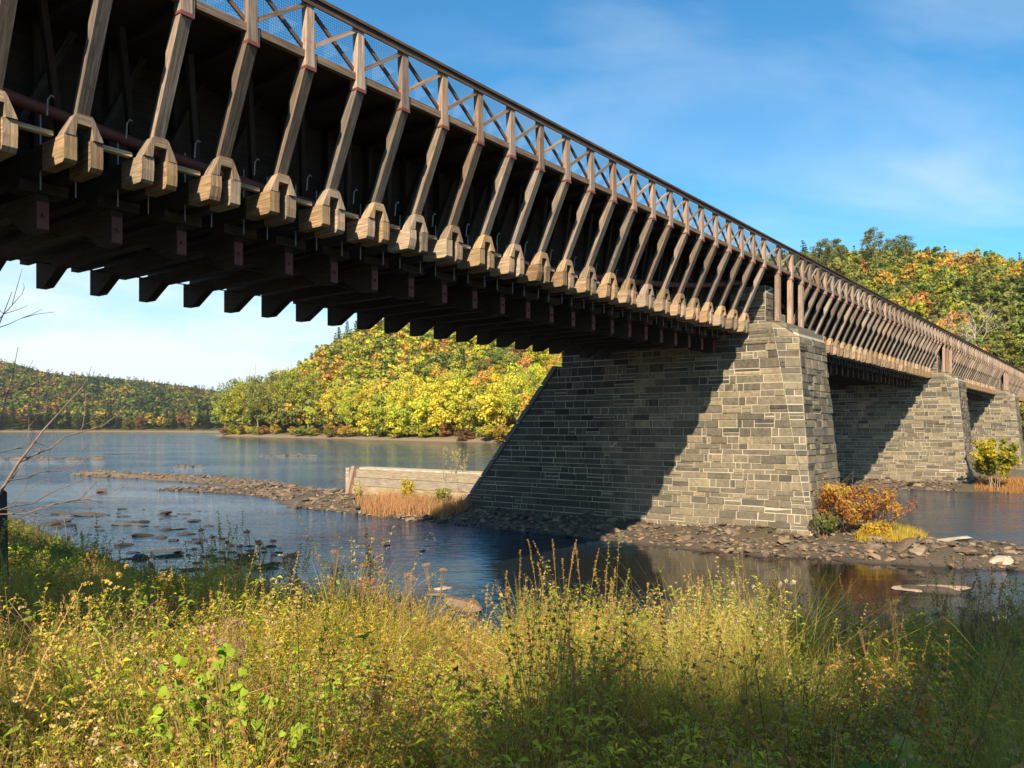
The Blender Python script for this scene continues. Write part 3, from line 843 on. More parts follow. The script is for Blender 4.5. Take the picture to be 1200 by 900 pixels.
# ------------------------------------------------------------------ house at the far end
def house():
    X, Y = 104.5, 178.0; z = gh1(X, Y) - .3
    e = empty("toll_house", (X, Y, z), .35, label="small white house with a white chimney rising just above the far bridge railing", cat="house")
    zt = 20.3 - z
    b = MB(); b.box(-4, 4, -3, 3, 0, zt - 3.4, ax='z'); o = bpy.data.objects.new("wall", b.mesh("wall", [M['white']])); put(o, parent=e)
    b = MB(); b.prism([(-3.3, zt - 3.4), (3.3, zt - 3.4), (0, zt - 1.2)], lambda p: (-4.3, p[0], p[1]), lambda p: (4.3, p[0], p[1]))
    ro = bpy.data.objects.new("roof", b.mesh("roof", [M['roof']])); put(ro, parent=e)
    b = MB(); b.box(-3.6, -2.7, -.9, .0, zt - 3, zt + .9, ax='z'); b.box(-2.6, -1.9, -.9, .2, zt - 3, zt - .4, ax='z'); o = bpy.data.objects.new("chimney", b.mesh("chimney", [M['white']])); put(o, parent=ro)
    for x in (-2.4, 0, 2.4):
        b = MB(); b.box(x - .45, x + .45, -3.06, -3.002, zt - 5.8, zt - 4.3)
        o = bpy.data.objects.new("window", b.mesh("window", [M['glass']])); put(o, parent=e)
house()
# ------------------------------------------------------------------ trees: crown and trunk meshes shared between copies
def rdir(rg, n):
    v = rg.normal(size=(n, 3)); return v / np.linalg.norm(v, axis=1)[:, None]
def leaf_quads(P, Nn, size, rg, asp=.62):
    """diamond leaf clumps at P facing Nn"""
    n = len(P); a = np.cross(Nn, rdir(rg, n)); a /= np.linalg.norm(a, axis=1)[:, None] + 1e-9
    b = np.cross(Nn, a); s = (size * rg.uniform(.6, 1.35, n))[:, None]
    V = np.stack([P - a * s, P - b * s * asp, P + a * s, P + b * s * asp], 1).reshape(-1, 3)
    Q = np.arange(n * 4).reshape(-1, 4)
    return V, Q
def crown_broad(seed, nclump=34, per=95, rad=5.2, z0=4.5, z1=20, leaf=.42, shape=1.0, wob=.0, holes=.0):
    rg = np.random.default_rng(seed); nb = NB(); cen = []
    d = rdir(rg, nclump); rr = rg.uniform(.25, 1, nclump) ** .6
    zc, hz = (z0 + z1) / 2, (z1 - z0) / 2
    for i in range(nclump):
        z = zc + d[i, 2] * rr[i] * hz * .92; t = (z - z0) / (z1 - z0)
        wdt = rad * (1 - abs(t - .42 * shape) ** 2 * 1.1)
        cen.append((d[i, 0] * rr[i] * wdt, d[i, 1] * rr[i] * wdt, z))
    for c in cen:
        cr = rg.uniform(1.1, 2.1) * rad / 5.2; n = int(per * rg.uniform(.7, 1.3)); dd = rdir(rg, n)
        P = np.array(c) + dd * (cr * rg.uniform(.45, 1.08, n) ** .7)[:, None] * np.array([1, 1, .75])
        Nn = dd + rdir(rg, n) * .8 + np.array([0, 0, .25]); Nn /= np.linalg.norm(Nn, axis=1)[:, None]
        V, Q = leaf_quads(P, Nn, leaf, rg)
        base = rg.uniform(.82, 1.18); hue = rg.uniform(-.10, .12)
        c3 = np.clip(base * np.array([1 + hue, 1, 1 - hue]) , 0, 3) * rg.uniform(.78, 1.22, (n, 1))
        nb.add(V, Q, None, np.repeat(c3, 4, axis=0))
    return nb
def crown_conifer(seed, rad=3.6, z0=3, z1=22, layers=25, leaf=.42, dens=1.0):
    rg = np.random.default_rng(seed); nb = NB()
    for k in range(layers):
        t = k / (layers - 1); z = z0 + (z1 - z0) * t + rg.uniform(-.3, .3); r = rad * (1 - t) ** .8 * rg.uniform(.75, 1.15) + .55
        nbr = max(4, int(9 * (1 - t * .5)))
        for j in range(nbr):
            az = j / nbr * 6.283 + rg.uniform(0, 1.2); ln = r * rg.uniform(.65, 1.1); n = max(int(14 * max(dens, .6)), int(30 * dens * ln / rad * 1.6))
            tt = rg.uniform(.12, 1, n) ** .8
            x = np.cos(az) * ln * tt + rg.normal(0, .22, n); y = np.sin(az) * ln * tt + rg.normal(0, .22, n); zz = z - .22 * ln * tt + rg.normal(0, .34, n) + .25 * tt ** 2 * ln
            P = np.stack([x, y, zz], -1); Nn = rdir(rg, n) * .6 + np.array([0, 0, 1.0]); Nn /= np.linalg.norm(Nn, axis=1)[:, None]
            V, Q = leaf_quads(P, Nn, leaf * .8, rg, .5); nb.add(V, Q, None, np.repeat(rg.uniform(.75, 1.25, (n, 1)) * np.array([1, 1, 1]), 4, axis=0))
    return nb
def branches(rg, base, dirv, ln, rad, depth, nb, col, spread=.75, kids=4, sides=5, leafpts=None):
    n = 5; pts = [np.array(base, float)]; d = np.array(dirv, float); d /= np.linalg.norm(d)
    for i in range(n):
        d = d + rg.normal(0, .09, 3) + np.array([0, 0, .03]); d /= np.linalg.norm(d); pts.append(pts[-1] + d * ln / n)
    rad_e = rad * .45
    V, Q = tube(pts, np.linspace(rad, rad_e, n + 1), sides if rad > .03 else 4); nb.add(V, Q, None, col)
    if leafpts is not None and depth <= 1: leafpts += pts[2:]
    if depth == 0: return
    for k in range(kids):
        i = rg.integers(2, n + 1); dd = d + rdir(rg, 1)[0] * spread; dd[2] = dd[2] * .8 + .22
        branches(rg, pts[i], dd, ln * rg.uniform(.5, .75), rad * .45, depth - 1, nb, col, spread, kids, sides, leafpts)
BARK = (.13, .11, .09)
def trunk_nb(seed, h=14, r=.28, limbs=6, col=BARK, z0=4):
    rg = np.random.default_rng(seed + 50); nb = NB()
    pts = [(0, 0, -1.2)]; x = y = 0
    for i in range(1, 8): x += rg.normal(0, .12); y += rg.normal(0, .12); pts.append((x, y, h * i / 7))
    V, Q = tube(pts, np.linspace(r, r * .25, 8), 7); nb.add(V, Q, None, col)
    for k in range(limbs):
        i = 2 + k % 5; p = np.array(pts[i]); az = rg.uniform(0, 6.28)
        branches(rg, p, (math.cos(az), math.sin(az), .9), h * rg.uniform(.25, .4), r * .42, 1, nb, col, .7, 2)
    return nb
def bare_nb(seed, h=16, col=(.33, .29, .25)):
    rg = np.random.default_rng(seed); nb = NB()
    branches(rg, (0, 0, -1), (0, 0, 1), h * .55, .26, 4, nb, col, .8, 5)
    return nb

CROWNS = {}
def reg(kind, crown, trunk): CROWNS.setdefault(kind, []).append((crown, trunk))
for i in range(6):
    nb = crown_broad(100 + i, 32 + 3 * (i % 3), 105, 5.0 + .5 * (i % 3), 3.5 + (i % 2), 18 + (i % 3), .40, .9 + .15 * (i % 3))
    reg('broad', nb.mesh("crown", [M['leaf']]), trunk_nb(i, 12).mesh("trunk", [M['bark']], True))
for i in range(2):
    nb = crown_broad(140 + i, 30, 110, 5.2, .6, 13, .38, .8)
    reg('full', nb.mesh("crown", [M['leaf']]), trunk_nb(i + 20, 9, .2).mesh("trunk", [M['bark']], True))
for i in range(2):                           # tall, open-crowned riverside trees with pale limbs
    nb = crown_broad(120 + i, 46, 80, 7.4, 5, 27, .42, 1.0)
    reg('tall', nb.mesh("crown", [M['leaf']]), trunk_nb(i + 9, 22, .42, 8, (.20, .18, .145)).mesh("trunk", [M['bark']], True))
for i in range(3):
    reg('conifer', crown_conifer(200 + i, 3.4 + .5 * i, 3, 20 + 2 * i).mesh("crown", [M['leaf']]), trunk_nb(i + 30, 19, .25, 0).mesh("trunk", [M['bark']], True))
for i in range(2):
    nb = crown_broad(220 + i, 30, 70, 5.0, 9, 24, .36, 1.3)      # pine: crown high on the stem, flat plates
    reg('pine', nb.mesh("crown", [M['leaf']]), trunk_nb(i + 35, 19, .3, 3).mesh("trunk", [M['bark']], True))
for i in range(2): reg('bare', bare_nb(300 + i).mesh("bare_crown", [M['bark']], True), None)
for i in range(3):
    nb = crown_broad(240 + i, 16, 95, 2.6, .0, 4.2, .24, .7)
    reg('shrub', nb.mesh("crown", [M['leaf']]), trunk_nb(i + 60, 2.4, .06, 4).mesh("trunk", [M['bark']], True))
# light versions for the mass of trees that nobody could count
LOW = {}
def low_arrays(nb):
    return np.concatenate(nb.V), np.concatenate(nb.Q), np.concatenate(nb.C)
LOW['broad'] = [low_arrays(crown_broad(400 + i, 22, 26, 5.2, 4, 18, .75)) for i in range(4)]
LOW['conifer'] = [low_arrays(crown_conifer(420 + i, 3.6, 2, 21, 12, .75, .45)) for i in range(2)]

PAL = {'yellow-green': (.30, .31, .04), 'yellow': (.46, .44, .045), 'golden': (.46, .31, .055), 'olive green': (.19, .205, .05), 'green': (.14, .185, .04),
       'orange': (.44, .23, .07), 'rust brown': (.26, .13, .06), 'red': (.36, .10, .07), 'dark green': (.055, .085, .03), 'pale grey-brown': (.34, .27, .19), 'pinkish': (.36, .17, .14)}
def place_tree(kind, cname, X, Y, sc, rz, label, group, nm, col=None, z=None, cat="tree"):
    cr, tr = CROWNS[kind][R.randrange(len(CROWNS[kind]))]
    z = gh1(X, Y) if z is None else z
    e = empty(nm, (X, Y, z), rz, label=label, cat=cat, group=group); e.scale = (sc[0], sc[0], sc[1])
    c = bpy.data.objects.new("crown", cr); put(c, parent=e)
    p = col or tuple(q * .82 for q in PAL[cname]); v = R.uniform(.85, 1.15); hj = R.uniform(-.12, .12)
    if label and 'hillside above' in label: v *= 1.3
    elif label and 'across the river' in label and 'conifer' not in label: v *= 1.4
    c.color = (p[0] * v * (1 + hj), p[1] * v, p[2] * v, 1)
    if tr: put(bpy.data.objects.new("trunk", tr), parent=e)
    return e
def proj(X, Y, Z): return 600 + PX * X / Y, 501.5 - PX * (Z - EYE) / Y
cand = []
rgf = np.random.default_rng(21)
# jittered planting over the far bank hills
g = 7.4
gx, gy = np.meshgrid(np.arange(-330, 560, g), np.arange(80, 1000, g))
gx = (gx + rgf.uniform(-.45, .45, gx.shape) * g).ravel(); gy = (gy + rgf.uniform(-.45, .45, gy.shape) * g).ravel()
tf, kf = far_tk(gx, gy)
sh = np.maximum(0, kf - 500) * .50 + np.maximum(0, kf - 600) * .7 + 6 * fbm(gx * .03, gy * .03, 3)
tt = tf - sh; Z = ground_h(gx, gy)
px, py = proj(gx, gy, Z + 11)
px0 = 600 + PX * gx / gy
thin = rgf.random(len(gx)) < np.where(gy > 450, .75, np.where((px0 < 880), .88, 1.0))
ok = (tt > 6) & (px > 200) & (px < 1900) & ((px < 1290) | (gy < 420)) & thin & (np.hypot(gx - 104, gy - 178) > 9)
hill_crest = py
vis = ((px > 225) & (px < 668) & (py > 372) & (py < 512)) | ((px > 895) & (py < 262 + (px - 905) * .53 + 16)) | ((px > 1180) & (px < 1240))
idx = np.nonzero(ok)[0]
def choose(px, py, tt, region):
    r = R.random()
    if region == 'right':
        n = float(fbm(np.array([px * .013]), np.array([py * .017]), 2)[0])
        n = n + .10 * min(1, max(0, (px - 1040) / 120)) + .08 * min(1, max(0, (py - 330) / 80))
        if n > .24: tbl = [('orange', .22), ('golden', .30), ('yellow-green', .24), ('rust brown', .10), ('olive green', .14)]
        elif n > 0: tbl = [('olive green', .42), ('yellow-green', .28), ('golden', .16), ('green', .14)]
        else: tbl = [('olive green', .50), ('green', .26), ('yellow-green', .16), ('orange', .04), ('dark green', .04)]
    else:
        front = tt < 34
        if px < 430 and front: tbl = [('olive green', .45), ('yellow-green', .45), ('golden', .10)]
        elif front: tbl = [('yellow', .62), ('yellow-green', .34), ('golden', .04)]
        else: tbl = [('yellow-green', .42), ('olive green', .20), ('golden', .12), ('yellow', .14), ('green', .08), ('orange', .03), ('rust brown', .01)]
    for nme, p in tbl:
        r -= p
        if r <= 0: return nme
    return tbl[0][0]
pool = sorted([i for i in idx if vis[i]], key=lambda i: -(1.0 / gy[i]))
right = [i for i in pool if px[i] > 880]; mid = [i for i in pool if px[i] <= 880]
indiv = set(right[:125] + mid[:95])
LBL = {'right': "{} {} on the steep hillside above the far end of the bridge", 'mid': "{} {} in the woods across the river, seen under the bridge"}
stuffV = NB()
THIN = {}
def thinned(kind):
    j = R.randrange(2)
    if (kind, j) not in THIN:
        V, Q, C = LOW[kind][j]; sel = np.random.default_rng(j).choice(len(Q), len(Q) // 2, replace=False)
        W = V.reshape(-1, 4, 3)[sel]; mc = W.mean(1, keepdims=True); W = (mc + (W - mc) * 1.35).reshape(-1, 3)
        THIN[(kind, j)] = (W, np.arange(len(sel) * 4).reshape(-1, 4), C.reshape(-1, 4, 3)[sel].reshape(-1, 3))
    return THIN[(kind, j)]
def add_low(nb, kind, X, Y, Z, sxy, sz, rz, col):
    V, Q, C = LOW[kind][R.randrange(len(LOW[kind]))]
    if Y > 430: V, Q, C = thinned(kind)
    c, s = math.cos(rz), math.sin(rz)
    W = np.stack([(V[:, 0] * c - V[:, 1] * s) * sxy + X, (V[:, 0] * s + V[:, 1] * c) * sxy + Y, V[:, 2] * sz + Z], -1)
    nb.add(W, Q, None, C * np.array(col))
for i in idx:
    region = 'right' if px[i] > 880 else 'mid'
    cn = choose(px[i], py[i], tt[i], region)
    crest = region == 'right' and py[i] < 300 + (px[i] < 990) * 22
    con = R.random() < (.14 if crest else .03) if region == 'right' else R.random() < (.30 if (tt[i] > 100 and px[i] < 470) else .03)
    s = R.uniform(.72, 1.08); rz = R.uniform(0, 6.28)
    if region == 'right': s *= .74
    if region == 'mid' and px[i] < 460: s *= 1.12
    if i in indiv:
        if con:
            place_tree('conifer' if R.random() < .6 else 'pine', 'dark green', gx[i], gy[i], (s, s * 1.08), rz, LBL[region].format("dark green", "conifer"), f"dark green conifers, {region == 'right' and 'hillside' or 'across the river'}", "conifer_tree", col=(.11, .135, .045))
        else:
            kd = 'tall' if (region == 'mid' and tt[i] < 45 and px[i] < 400 and R.random() < .65) else ('full' if tt[i] < 30 else 'broad')
            if region == 'mid' and kd == 'full': s *= (1.75 if px[i] < 400 else 1.75)
            if kd == 'tall': s *= 1.42
            elif region == 'mid' and px[i] < 430: s *= 1.3
            place_tree(kd, cn, gx[i], gy[i], (s, s), rz, LBL[region].format(cn, "broadleaf tree"), f"{cn} trees, {region == 'right' and 'hillside' or 'across the river'}", "broadleaf_tree")
    else:
        p = PAL[cn] if not con else (.11, .14, .05); v = R.uniform(.7, .95) * (1.3 if region == 'right' else 1.35)
        add_low(stuffV, 'conifer' if con else 'broad', gx[i], gy[i], Z[i], s, s, rz, (p[0] * v, p[1] * v, p[2] * v))
# single trees that stand out
def at_px(x, Y): X = (x - 600) / PX * Y; return X, Y
for (x, Y, kd, cn, s, lb) in [
    (1032, 300, 'full', 'pinkish', .62, "round pinkish-red tree among the greens on the right-hand hillside"),
    (1152, 292, 'full', 'orange', .70, "bright orange tree near the right edge of the hillside"),
    (1048, 285, 'full', 'golden', .62, "golden orange tree just below the pinkish-red one"),
    (1008, 352, 'full', 'orange', .75, "orange-red tree standing on the hill's skyline to the right"),
    (1122, 330, 'full', 'orange', .8, "large orange tree on the upper right hillside"),
    (1175, 205, 'full', 'green', .85, "big full green tree with yellow tips rising behind the far railing"),
    (1214, 212, 'full', 'golden', .9, "golden tree at the right edge of the picture behind the railing")]:
    X, Y2 = at_px(x, Y); place_tree(kd, cn, X, Y2, (s, s * 1.05), R.uniform(0, 6), lb, None, "broadleaf_tree")
for (x, Y, s, lb, cc) in [(1098, 215, 1.0, "bare pale tree with many fine grey-brown branches behind the railing", (.34, .29, .22)), (1145, 212, .95, "tall bare whitish tree between the grey one and the green one", (.46, .42, .36))]:
    X, Y2 = at_px(x, Y)
    for q in range(1):
        e = empty("bare_tree", (X, Y2, gh1(X, Y2)), R.uniform(0, 6), label=lb, cat="tree"); e.scale = (s, s, s * 1.05)
        put(bpy.data.objects.new("bare_crown", bare_nb(330 + int(x), 17, cc).mesh("bare_crown", [M['bark']], True)), parent=e)
# skyline pines on the right
for x, Y, s in [(940, 330, .85), (962, 338, .95), (984, 345, .8), (1024, 372, 1.0), (1046, 378, .8), (1060, 380, .9), (926, 322, .8), (976, 352, .9)]:
    X, Y2 = at_px(x, Y); place_tree('conifer' if x % 2 else 'pine', 'dark green', X, Y2, (s, s * .95), R.uniform(0, 6), "tall feathery pine standing proud of the hilltop skyline", "tall pines on the skyline", "pine_tree", col=(.15, .17, .06))
for x, Y, s in [(365, 700, 1.35), (397, 700, 1.5), (420, 720, 1.4), (350, 640, 1.2), (407, 705, 1.3)]:
    X, Y2 = at_px(x, Y); place_tree('conifer', 'dark green', X, Y2, (s, s), R.uniform(0, 6), "dark spire-shaped conifer on the ridge across the river", "spire conifers on the ridge across the river", "conifer_tree", col=(.10, .13, .045))
# the tall old trees on the point of the far bank, and bright yellow ones along its foot
for j in range(17):
    k = 395 + j * 6.8 + R.uniform(-2, 2); t = R.uniform(7, 26) if k < 480 else R.uniform(6, 13); s = R.uniform(1.25, 1.5) - .25 * (k > 490)
    X = B0[0] - .6 * k + .8 * t; Y = B0[1] + .8 * k + .6 * t
    if gh1(X, Y) < 1.2: continue
    place_tree('tall', R.choice(['olive green', 'yellow-green', 'yellow-green']), X, Y, (s * .95, s), R.uniform(0, 6), "very tall olive-yellow tree with pale limbs on the wooded point across the river", "tall riverside trees on the point", "broadleaf_tree")
for j in range(13):
    k = 120 + j * 17 + R.uniform(-4, 4); t = R.uniform(7, 14); s = R.uniform(.85, 1.12)
    X = B0[0] - .6 * k + .8 * t; Y = B0[1] + .8 * k + .6 * t
    place_tree('tall', 'yellow', X, Y, (s * .8, s), R.uniform(0, 6), "tall bright yellow tree at the water's edge across the river, left of the pier", "bright yellow waterside trees", "broadleaf_tree")
# riverside shrubs along the far bank
for i in range(62):
    k = R.uniform(60, 490); t = R.uniform(3.5, 8)
    X = B0[0] - .6 * k + .8 * t; Y = B0[1] + .8 * k + .6 * t
    cn = R.choice(['yellow', 'golden', 'yellow-green', 'olive green', 'yellow-green', 'rust brown'])
    place_tree('shrub', cn, X, Y, (R.uniform(1.1, 2.0), R.uniform(.9, 1.5)), R.uniform(0, 6), f"{cn} shrub at the foot of the woods on the far shore", f"{cn} far shore shrubs", "riverside_shrub", cat="shrub")
# far upstream bank and ridge
g2x, g2y = np.meshgrid(np.arange(-1400, -330, 13), np.arange(930, 2050, 15))
g2x = (g2x + rgf.uniform(-6, 6, g2x.shape)).ravel(); g2y = (g2y + rgf.uniform(-6, 6, g2y.shape)).ravel()
u2 = g2x / g2y; Z2 = ground_h(g2x, g2y); k2 = (u2 > -.70) & (u2 < -.30) & (Z2 > 2.2)
i2 = np.nonzero(k2)[0]
front = sorted(i2, key=lambda i: g2y[i] + 120 * 0)[:0]
fr = []
for x in np.arange(-30, 262, 7.5):
    for Yt in np.arange(860, 1300, 6):
        X = (x - 600) / PX * Yt
        if gh1(X, Yt) > 2.0: fr.append((X + R.uniform(-3, 3), Yt + R.uniform(2, 14))); break
for (X, Y) in fr:
    con = R.random() < .45; s = R.uniform(.9, 1.5)
    if con: place_tree('conifer', 'dark green', X, Y, (s * 1.2, s), R.uniform(0, 6), "dark conifer along the far upstream shore at the left", "dark conifers on the far upstream shore", "conifer_tree", col=(.045, .065, .03))
    else:
        cn = R.choice(['olive green', 'olive green', 'green', 'yellow-green', 'golden', 'rust brown'])
        place_tree('full', cn, X, Y, (s, s * 1.15), R.uniform(0, 6), f"{cn} tree along the far upstream shore at the left", f"{cn} trees on the far upstream shore", "broadleaf_tree", col=tuple(v * .7 for v in PAL[cn]))
farw = NB()
for i in i2:
    con = R.random() < .3; n = float(fbm(g2x[i:i + 1] * .008, g2y[i:i + 1] * .008, 2)[0])
    cn = R.choice(['olive green', 'olive green', 'green', 'olive green', 'rust brown', 'green', 'yellow-green', 'golden']) if n > 0 else R.choice(['olive green', 'green', 'green', 'dark green'])
    p = PAL[cn] if not con else (.05, .07, .03); v = R.uniform(.7, 1.1); s = R.uniform(.9, 1.4)
    V, Q, C = LOW['broad' if not con else 'conifer'][R.randrange(2)]
    q = slice(0, (len(Q) // 3) * 1); V3 = V[:len(Q[q]) * 4]
    sel = np.random.default_rng(int(i)).choice(len(Q), 150, replace=False); Vs = V.reshape(-1, 4, 3)[sel]; mc = Vs.mean(1, keepdims=True); Vs = (mc + (Vs - mc) * 1.9).reshape(-1, 3); Cs = C.reshape(-1, 4, 3)[sel].reshape(-1, 3)
    W = Vs * np.array([s * 1.25, s * 1.25, s]) + np.array([g2x[i], g2y[i], Z2[i]])
    farw.add(W, np.arange(600).reshape(-1, 4), None, Cs * np.array([p[0] * v, p[1] * v, p[2] * v]))
o = bpy.data.objects.new("far_woodland", farw.mesh("far_woodland", [M['leaf']])); put(o, kind="stuff", label="distant autumn woodland covering the low ridge upstream at the left")
o = bpy.data.objects.new("hillside_woodland", stuffV.mesh("hillside_woodland", [M['leaf']])); put(o, kind="stuff", label="dense autumn woodland filling the hills beyond the river")

# ------------------------------------------------------------------ rocks
def rock_base(seed):
    import bmesh
    rg = np.random.default_rng(seed); bm = bmesh.new(); bmesh.ops.create_icosphere(bm, subdivisions=2, radius=1)
    V = np.array([v.co[:] for v in bm.verts]); F = np.array([[v.index for v in f.verts] for f in bm.faces]); bm.free()
    for _ in range(9):                        # cleave flat faces off it
        d = rdir(rg, 1)[0]; c = rg.uniform(.45, .8); k = V @ d; V = V - np.maximum(k - c, 0)[:, None] * d
    return V * np.array([1, .75, .45]), F
RB = [rock_base(i) for i in range(8)]
def add_rock(nb, X, Y, Z, s, rg, col):
    V, F = RB[rg.integers(8)]; a = rg.uniform(0, 6.28); c, sn = math.cos(a), math.sin(a); tl = rg.normal(0, .18)
    W = V * s * rg.uniform(.8, 1.25, 3); z = W[:, 2] + W[:, 0] * tl
    nb.add(np.stack([W[:, 0] * c - W[:, 1] * sn + X, W[:, 0] * sn + W[:, 1] * c + Y, z + Z], -1), None, F, np.array(col) * rg.uniform(.7, 1.3))
rgr = np.random.default_rng(8); gv = NB()
RC_ = [(.14, .10, .07), (.18, .13, .09), (.11, .085, .065), (.09, .078, .065), (.21, .16, .11)]
tot = 0
for p, q, wa, wb, hh in BARS:
    Ln = math.hypot(q[0] - p[0], q[1] - p[1]); D = (p[1] + q[1]) / 2
    if hh < .2: continue
    n = int(Ln * (wa + wb) * (22 if D < 60 else 13 if D < 80 else 4)); n = min(n, 6000)
    t = rgr.random(n); w = wa + (wb - wa) * t; o = rgr.uniform(-1.02, 1.02, n) * w; a = math.atan2(q[1] - p[1], q[0] - p[0])
    X = p[0] + (q[0] - p[0]) * t - math.sin(a) * o; Y = p[1] + (q[1] - p[1]) * t + math.cos(a) * o
    Zg = ground_h(X, Y)
    s_, r_ = sr_of(X, Y)
    for i in range(n):
        if Zg[i] < -.12: continue
        if any(abs(s_[i] - pc) < 2.2 and 12.3 < r_[i] < 28 for pc in PIER_C): continue
        sz = rgr.uniform(.04, .20) * (1 + (rgr.random() < .05) * rgr.uniform(.8, 2.0)) * (1.0 if D < 60 else 1.2)
        add_rock(gv, X[i], Y[i], max(Zg[i], -.05) + sz * .12, sz, rgr, RC_[rgr.integers(5)]); tot += 1
put(bpy.data.objects.new("gravel", gv.mesh("gravel", [M['rock']])), kind="stuff", label="broken brown stones covering the gravel bars around the piers")
nrock = 0
def one_rock(X, Y, s, col, label, group=None, fl=(1, 1, 1), z=None, nm="rock"):
    nb = NB(); add_rock(nb, 0, 0, 0, s, rgr, col)
    o = bpy.data.objects.new(nm, nb.mesh(nm, [M['rock']])); o.location = (X, Y, (max(gh1(X, Y), -.06) if z is None else z)); o.scale = fl
    put(o, label=label, cat="rock", group=group); return o
# dark rocks in the shallows by the near left bank
for i in range(150):
    x = R.uniform(40, 330); y = R.uniform(596, 672) if x < 250 else R.uniform(640, 672)
    if y < 590 + (x < 120) * 4: continue
    X, Y = px_w(x, y)
    one_rock(X, Y, R.uniform(.10, .34) * (1.7 if R.random() < .2 else 1), (.05, .042, .036), "dark wet rock lying in the shallows off the grassy left bank", "dark rocks in the shallows at the left", (1.3, 1, .8), z=-.02)
for x, y, s in [(75, 602, .9), (105, 604, 1.1), (150, 615, .8), (205, 620, .7), (185, 646, .7)]:
    X, Y = px_w(x, y); one_rock(X, Y, s, (.09, .08, .065), "broad flat dark ledge of rock in the shallow water at the left", "flat dark ledges in the shallows", (1.5, .9, .3), z=0)
X, Y = px_w(121, 577); one_rock(X, Y, .62, (.12, .09, .08), "lone dark boulder standing in open water left of the gravel bar", fl=(1, 1, 1.4), z=.1)
X, Y = px_w(548, 714); one_rock(X, Y, .62, (.20, .14, .11), "reddish-brown boulder at the water's edge between the two clumps of weeds", fl=(1.1, 1, 1.1), z=.1)
for x, y, s in [(520, 690, .30), (508, 697, .26), (526, 688, .2)]:
    X, Y = px_w(x, y); one_rock(X, Y, s, (.36, .27, .20), "small flat pale rock just breaking the water near the brown boulder", "small pale rocks near the brown boulder", (1.4, 1, .45), z=.0)
for x, y, s, lb in [(453, 640, .16, "tiny black rock in the quiet water below the log crib"), (495, 646, .13, "smaller of two tiny black rocks in the quiet pool, nearer the pier")]:
    X, Y = px_w(x, y); one_rock(X, Y, s, (.05, .045, .04), lb, fl=(1.3, 1, .7), z=.03)
for x, y, s, c, f, lb in [(1060, 645, 1.35, (.36, .31, .25), (1.6, 1.1, .75), "large pale slab at the foot of the orange bush, at the water's edge"),
                      (1085, 639, 1.2, (.33, .29, .24), (1.8, 1.0, .8), "long grey slab lying right of the orange bush"),
                      (1022, 646, .8, (.30, .26, .22), (1.5, 1, .8), "grey slab in front of the orange bush"),
                      (1178, 664, .75, (.38, .31, .24), (1.3, 1, 1.1), "rounded boulder near the tip of the rocky spit at right"),
                      (1105, 636, .45, (.34, .28, .2), (1.2, 1, 1), "small rock in the riffle behind the rocky spit"),
                      (1150, 641, .4, (.42, .36, .28), (1.5, 1, .6), "pale rock awash in the riffle behind the spit"),
                      (1088, 691, .9, (.44, .33, .22), (1.9, .9, .22), "flat tan stone barely above the water in front of the spit"),
                      (1172, 727, .3, (.42, .33, .26), (1.1, 1, 1), "small pale rock beyond the dark weeds at lower right")]:
    X, Y = px_w(x, y); one_rock(X, Y, s, c, lb, fl=f, z=.0 if s == .9 else .06)
# ------------------------------------------------------------------ near bank vegetation
rgv = np.random.default_rng(77)
HU = np.array([-.75, -.55, -.45, -.40, -.36, -.24, -.18, -.10, -.06, -.02, .02, .10, .18, .30, .45, .7])
HV = np.array([.95, .95, 1.0, 1.15, 1.5, 1.5, 1.3, 1.0, .78, .9, 1.35, 1.3, 1.2, 1.25, 1.3, 1.3])
# mounds: patches about a metre and a half across, each with its own kind of growth
MN = 1500
_mr = np.random.default_rng(31); MY = 2.5 + 26 * _mr.random(MN) ** 1.3; MX = _mr.uniform(-.75, .75, MN) * MY + _mr.uniform(-.5, .5, MN)
_k = np.ones(MN, bool)
for _i in range(MN):
    _d = np.hypot(MX[:_i] - MX[_i], MY[:_i] - MY[_i]); _k[_i] = not (_k[:_i] & (_d < .95 + .02 * MY[_i])).any()
MX, MY = MX[_k], MY[_k]; MT = _mr.choice(6, len(MX), p=[.26, .22, .20, .09, .10, .13]); MH = _mr.uniform(.55, 1.15, len(MX)); MH[MT == 2] *= 1.05
MCOL = np.array([(.24, .38, .035), (.60, .53, .045), (.60, .45, .12), (.46, .23, .07), (.12, .21, .035), (.50, .54, .06)])
MC = MCOL[MT] * _mr.uniform(.8, 1.2, (len(MX), 1))
def mound(X, Y):
    out = np.zeros(len(X), int); dist = np.zeros(len(X)); wx = X + .25 * fbm(X * 2, Y * 2, 2); wy = Y + .25 * fbm(X * 2 + 7, Y * 2, 2)
    for a in range(0, len(X), 4000):
        d = np.hypot(wx[a:a + 4000, None] - MX[None], wy[a:a + 4000, None] - MY[None]); out[a:a + 4000] = d.argmin(1); dist[a:a + 4000] = d.min(1)
    return out, dist
def veg_h(X, Y, g):
    u = X / np.maximum(Y, .5); mi_, md_ = mound(np.asarray(X, float), np.asarray(Y, float)); h = np.interp(u, HU, HV) * np.where(Y < 28, MH[mi_] * (1.22 - .62 * np.clip(md_ / .95, 0, 1.2) ** 2), 1)
    cap = (EYE - g) - .205 * Y
    cap = np.where(Y < 9.5, cap, 9)
    return np.clip(np.minimum(h, cap), .16, 2.2)
def scatter(n, y0, y1, rg, pw=1.0):
    Y = y0 + (y1 - y0) * rg.random(n) ** pw; X = rg.uniform(-.74, .74, n) * Y + rg.uniform(-.8, .8, n)
    g = ground_h(X, Y); k = (g > .32 + .25 * rg.random(n)) & ((Y < 23) | (X < -5)); return X[k], Y[k], g[k]
